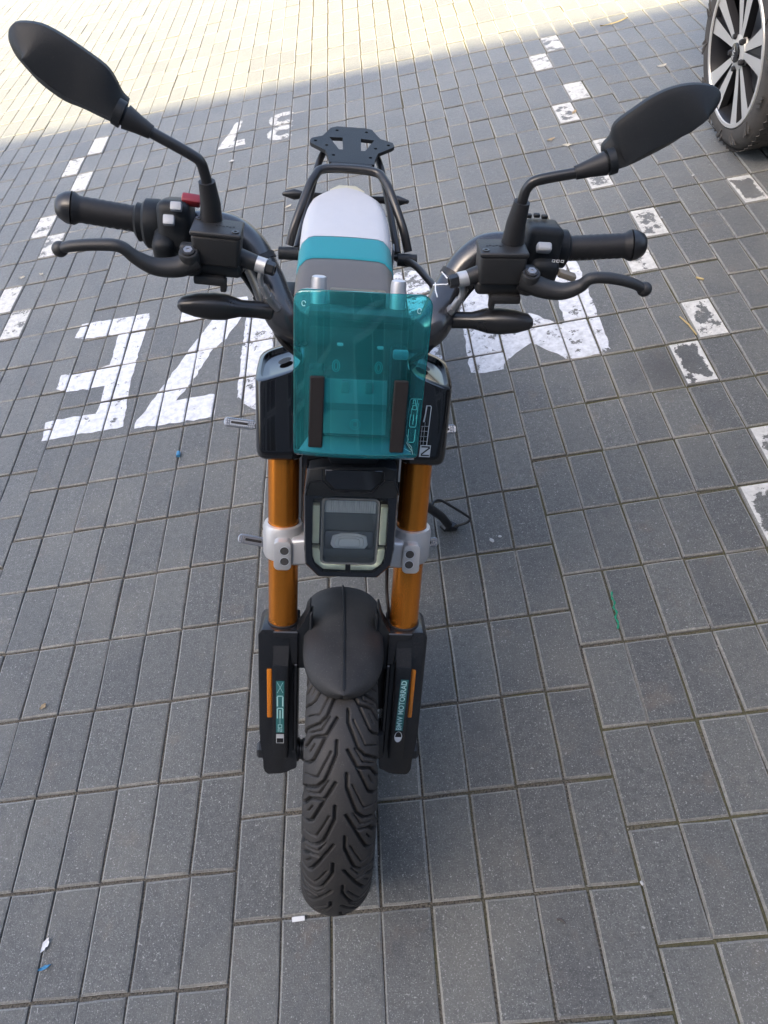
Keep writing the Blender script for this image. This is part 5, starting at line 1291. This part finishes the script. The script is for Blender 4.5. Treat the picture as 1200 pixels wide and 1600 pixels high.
# ---- foot pegs
def foot_peg(root, tip):
    root, tip = Vector(root), Vector(tip); d = (tip - root); L = d.length; x = d.normalized(); z = Vector((0, -.62, .78)); z = (z - x * z.dot(x)).normalized(); y = z.cross(x)
    Mx = Matrix(((x.x, y.x, z.x, root.x), (x.y, y.y, z.y, root.y), (x.z, y.z, z.z, root.z), (0, 0, 0, 1)))
    bm = bmesh.new(); w = .0115; poly = rrect(0, -w, L, w, .009, 4); prism(bm, poly, -.008, .004, .0015, 1)
    nx, ny = 13, 4
    for i in range(nx):
        for j in range(ny):
            cx = .008 + (L - .016) * i / (nx - 1); cy = -w * .72 + 1.44 * w * j / (ny - 1)
            if L * .28 < cx < L * .78 and abs(cy) < w * .34: continue
            a = .0030; q = [bm.verts.new(p) for p in ((cx - a, cy, .004), (cx, cy - a, .004), (cx + a, cy, .004), (cx, cy + a, .004))]; t = bm.verts.new((cx, cy, .0068))
            for k in range(4): bm.faces.new((q[k], q[(k + 1) % 4], t))
    tube(bm, [(L * .82, 0, -.004), (L * .84, 0, -.022)], [.006, .004], 10)
    o = finish('foot_peg', bm, 'pegm', bike, Mx, 20)
    bm = bmesh.new(); prism(bm, rrect(L * .26, -w * .27, L * .78, w * .27, .002, 3), .002, .0048); finish('slot', bm, 'dark', o, Mx)
    bm = bmesh.new(); tube(bm, [(-.05, 0, -.004), (.004, 0, -.003)], .008, 14); lathe(bm, [(-.010, .013), (-.006, .014), (-.002, .013)], (0, 0, -.003), (1, 0, 0), 20); finish('peg_mount', bm, 'satin', o, Mx)
foot_peg((-.218, .800, .342), (-.296, .800, .352)); foot_peg((.205, .800, .345), (.283, .800, .358))
foot_peg((-.172, .550, .188), (-.246, .550, .206)); foot_peg((.165, .550, .195), (.238, .550, .215))
for s in (-1, 1):
    bm = bmesh.new(); box(bm, (s * .15 - .012, .80, .345), (.07, .022, .03), .005, 2); box(bm, (s * .125 - .012, .56, .20), (.07, .022, .03), .005, 2); finish('peg_bracket', bm, 'satin', bike)
# ---- side stand
bm = bmesh.new(); tube(bm, [(.135, .640, .310), (.215, .664, .215), (.265, .686, .150), (.292, .700, .100)], [.013, .012, .0115, .0115], 16)
st = finish('side_stand', bm, 'satin', bike)
bm = bmesh.new(); hexp = [(.272, .708, .081), (.283, .692, .083), (.316, .690, .092), (.324, .702, .093), (.306, .720, .088), (.285, .722, .083)]
loft(bm, [[Vector(p) + Vector((0, 0, -.004)) for p in hexp], [Vector(p) + Vector((.001, 0, .004)) for p in hexp], [(Vector(p) - Vector((.297, .706, .088))) * .7 + Vector((.297, .706, .096)) for p in hexp]]); finish('stand_foot', bm, 'satin', st, None, 30)
bm = bmesh.new(); tube(bm, smooth_path([(.232, .674, .206), (.240, .690, .204), (.258, .700, .197), (.296, .694, .176), (.330, .687, .156), (.341, .683, .148), (.337, .677, .142), (.325, .680, .128), (.308, .690, .105)], 5), .0036, 10); finish('stand_loop', bm, 'satin', st)

# ------------------------------------------------------------------ litter on the pavement
MT['chip'] = mat('pale_stone_chip', (0.40, 0.40, 0.39), 0.8, noise=0.3, nscale=120)
MT['bluep'] = mat('blue_plastic', (0.045, 0.20, 0.36), 0.45); MT['paper'] = mat('white_paper', (0.62, 0.62, 0.61), 0.8)
MT['greens'] = mat('green_plastic_string', (0.005, 0.22, 0.12), 0.5); MT['leafm'] = mat('dry_leaf', (0.30, 0.225, 0.13), 0.8, noise=0.3, nscale=90); MT['leaf2'] = mat('bleached_leaf', (0.42, 0.38, 0.30), 0.8, noise=0.3, nscale=90)
MT['straw'] = mat('yellow_straw', (0.42, 0.32, 0.14), 0.6); MT['oil'] = mat('brown_chip', (0.07, 0.06, 0.055), 0.7)
def litter(name, bm, material, label, cat, loc, rz=0.0, group=None):
    o = finish(name, bm, material, None, None, 40, label=label, category=cat); o.location = loc; o.rotation_euler = (0, 0, rz)
    if group: o['group'] = group
    return o
def leaf_bm(L, W, curl=.3, seed=0):
    rnd = random.Random(seed); bm = bmesh.new(); n = 8; rows = []
    for i in range(n + 1):
        t = i / n; w = W * math.sin(math.pi * min(1, t * .96 + .02)) ** .8 * rnd.uniform(.75, 1.15) / 2; z = .0025 + curl * L * (t - .5) ** 2
        rows.append([bm.verts.new((L * (t - .5), -w, z + rnd.uniform(0, .003))), bm.verts.new((L * (t - .5), 0, z * .5 + .001)), bm.verts.new((L * (t - .5), w, z + rnd.uniform(0, .004)))])
    for a, b in zip(rows[:-1], rows[1:]):
        bm.faces.new((a[0], b[0], b[1], a[1])); bm.faces.new((a[1], b[1], b[2], a[2]))
    return bm
bm = bmesh.new(); lathe(bm, [(0, .0065), (.018, .0060), (.018, .0045), (.003, .0045), (.003, .0003)], (0, -.008, .0065), (.1, 1, .05), 16); litter('bottle_stopper', bm, 'bluep', 'small blue plastic stopper lying below the painted letter Z', 'stopper', (-.297, 1.382, 0), .1)
litter('bark_scrap', leaf_bm(.028, .012, .2, 1), 'paper', 'crumpled whitish scrap at a joint near the lower left corner', 'scrap', (-.391, -.006, .002), 1.2)
litter('plastic_shard', leaf_bm(.028, .007, .1, 2), 'bluep', 'thin blue plastic shard below the whitish scrap', 'plastic shard', (-.383, -.046, .001), .35)
bm = bmesh.new(); box(bm, (0, 0, .004), (.026, .009, .003), .0008, 1, Matrix.Rotation(.25, 3, 'X')); litter('paper_scrap', bm, 'paper', 'white torn paper strip in the joint beside the front tyre', 'paper scrap', (.137, -.004, .0), .03)
pts = [(.907, .642), (.903, .626), (.906, .612), (.900, .598), (.904, .584), (.897, .570), (.900, .556), (.895, .540)]
bm = bmesh.new(); tube(bm, smooth_path([(x - .91, y - .59, .003) for x, y in pts], 4), [.0022 + .0009 * math.sin(k * 1.7) for k in range(29)], 7); litter('string', bm, 'greens', 'short green plastic string lying along a paver joint', 'string', (.910, .590, 0))
bm = bmesh.new(); lathe(bm, [(0, .0038), (.026, .0038)], (-.013, 0, .0042), (1, .1, 0), 12); litter('cigarette_butt', bm, 'straw', 'tan cigarette butt standing out beyond the right-hand lever', 'cigarette butt', (1.503, 1.834, 0), -.9)
bm = bmesh.new(); tube(bm, [(-.05, .014, .003), (0, 0, .005), (.05, -.02, .003)], [.0022, .0028, .0018], 8); litter('straw', bm, 'straw', 'yellow straw lying across a worn white paver', 'straw', (1.392, 1.598, .001), -1.05)
for k, (x, y, L, W, m_, rz, lab) in enumerate((
        (.266, 3.634, .06, .020, 'leaf2', .3, 'pale dry leaf right behind the luggage rack near the sunlight'), (1.245, 3.070, .045, .022, 'leafm', .5, 'dry leaf between the mirror and the third white paver'),
        (1.300, 2.985, .040, .024, 'leaf2', -.3, 'bleached curled leaf in the shade above the right-hand mirror stem'), (1.400, 3.30, .04, .02, 'leafm', .9, 'brown leaf beside the chipped white paver'),
        (1.842, 4.310, .17, .014, 'straw', .25, 'long yellow dry leaf blade at the edge of the sunlit paving'), (-1.228, 2.737, .03, .016, 'leaf2', .2, 'small pale leaf near the left border'),
        (-1.133, 2.735, .026, .014, 'leaf2', -.5, 'small pale leaf beside the other one left of the lever'), (-.020, 1.483, .036, .014, 'leafm', .2, 'brown leaf against the left-hand upper foot peg'),
        (-.540, .535, .020, .012, 'leafm', .8, 'tiny tan leaf on the pavers at the left'), (1.90, 3.62, .05, .03, 'leaf2', .2, 'crumpled leaf on the pavers left of the car tyre'), (.02, 2.92, .04, .015, 'leaf2', .7, 'pale leaf beside the rear indicator on the left'))):
    litter('leaf', leaf_bm(L, W, .25, 10 + k), m_, lab, 'leaf', (x, y, .001), rz, 'dry leaves on the pavement')
for k, (x, y, sz, lab) in enumerate(((-.302, 3.526, .030, 'flat white stone chip below the painted number 7'), (1.702, 2.525, .016, 'small white stone chip below the car tyre'), (1.50, 2.26, .014, 'white stone chip beside the peeling paver beyond the grip'),
                                     (.645, .853, .016, 'white stone chip beside the side stand'), (.668, .862, .011, 'tiny white chip close to the other chip by the side stand'), (-.105, 2.52, .012, 'tiny white chip between the left-hand lever and the seat'),
                                     (2.02, 2.02, .018, 'grey white pebble at the right border below the car'), (.801, -.001, .010, 'white crumb in a joint crossing near the lower right'))):
    bm = bmesh.new(); bmesh.ops.create_icosphere(bm, subdivisions=2, radius=sz * .40); rnd = random.Random(k)
    for v in bm.verts: v.co = Vector((v.co.x * 1.2, v.co.y * .8, v.co.z * .35)) * rnd.uniform(.8, 1.15)
    litter('stone_chip', bm, 'chip', lab, 'stone chip', (x, y, sz * .16), k * .7, 'white stone chips')
bm = bmesh.new(); tube(bm, [(-.008, 0, .0015), (0, .002, .002), (.009, -.003, .0015)], [.0018, .0024, .0012], 8); litter('twig', bm, 'oil', 'short dark twig on a paver right of the front tyre', 'twig', (.640, -.050, .001), -.4)
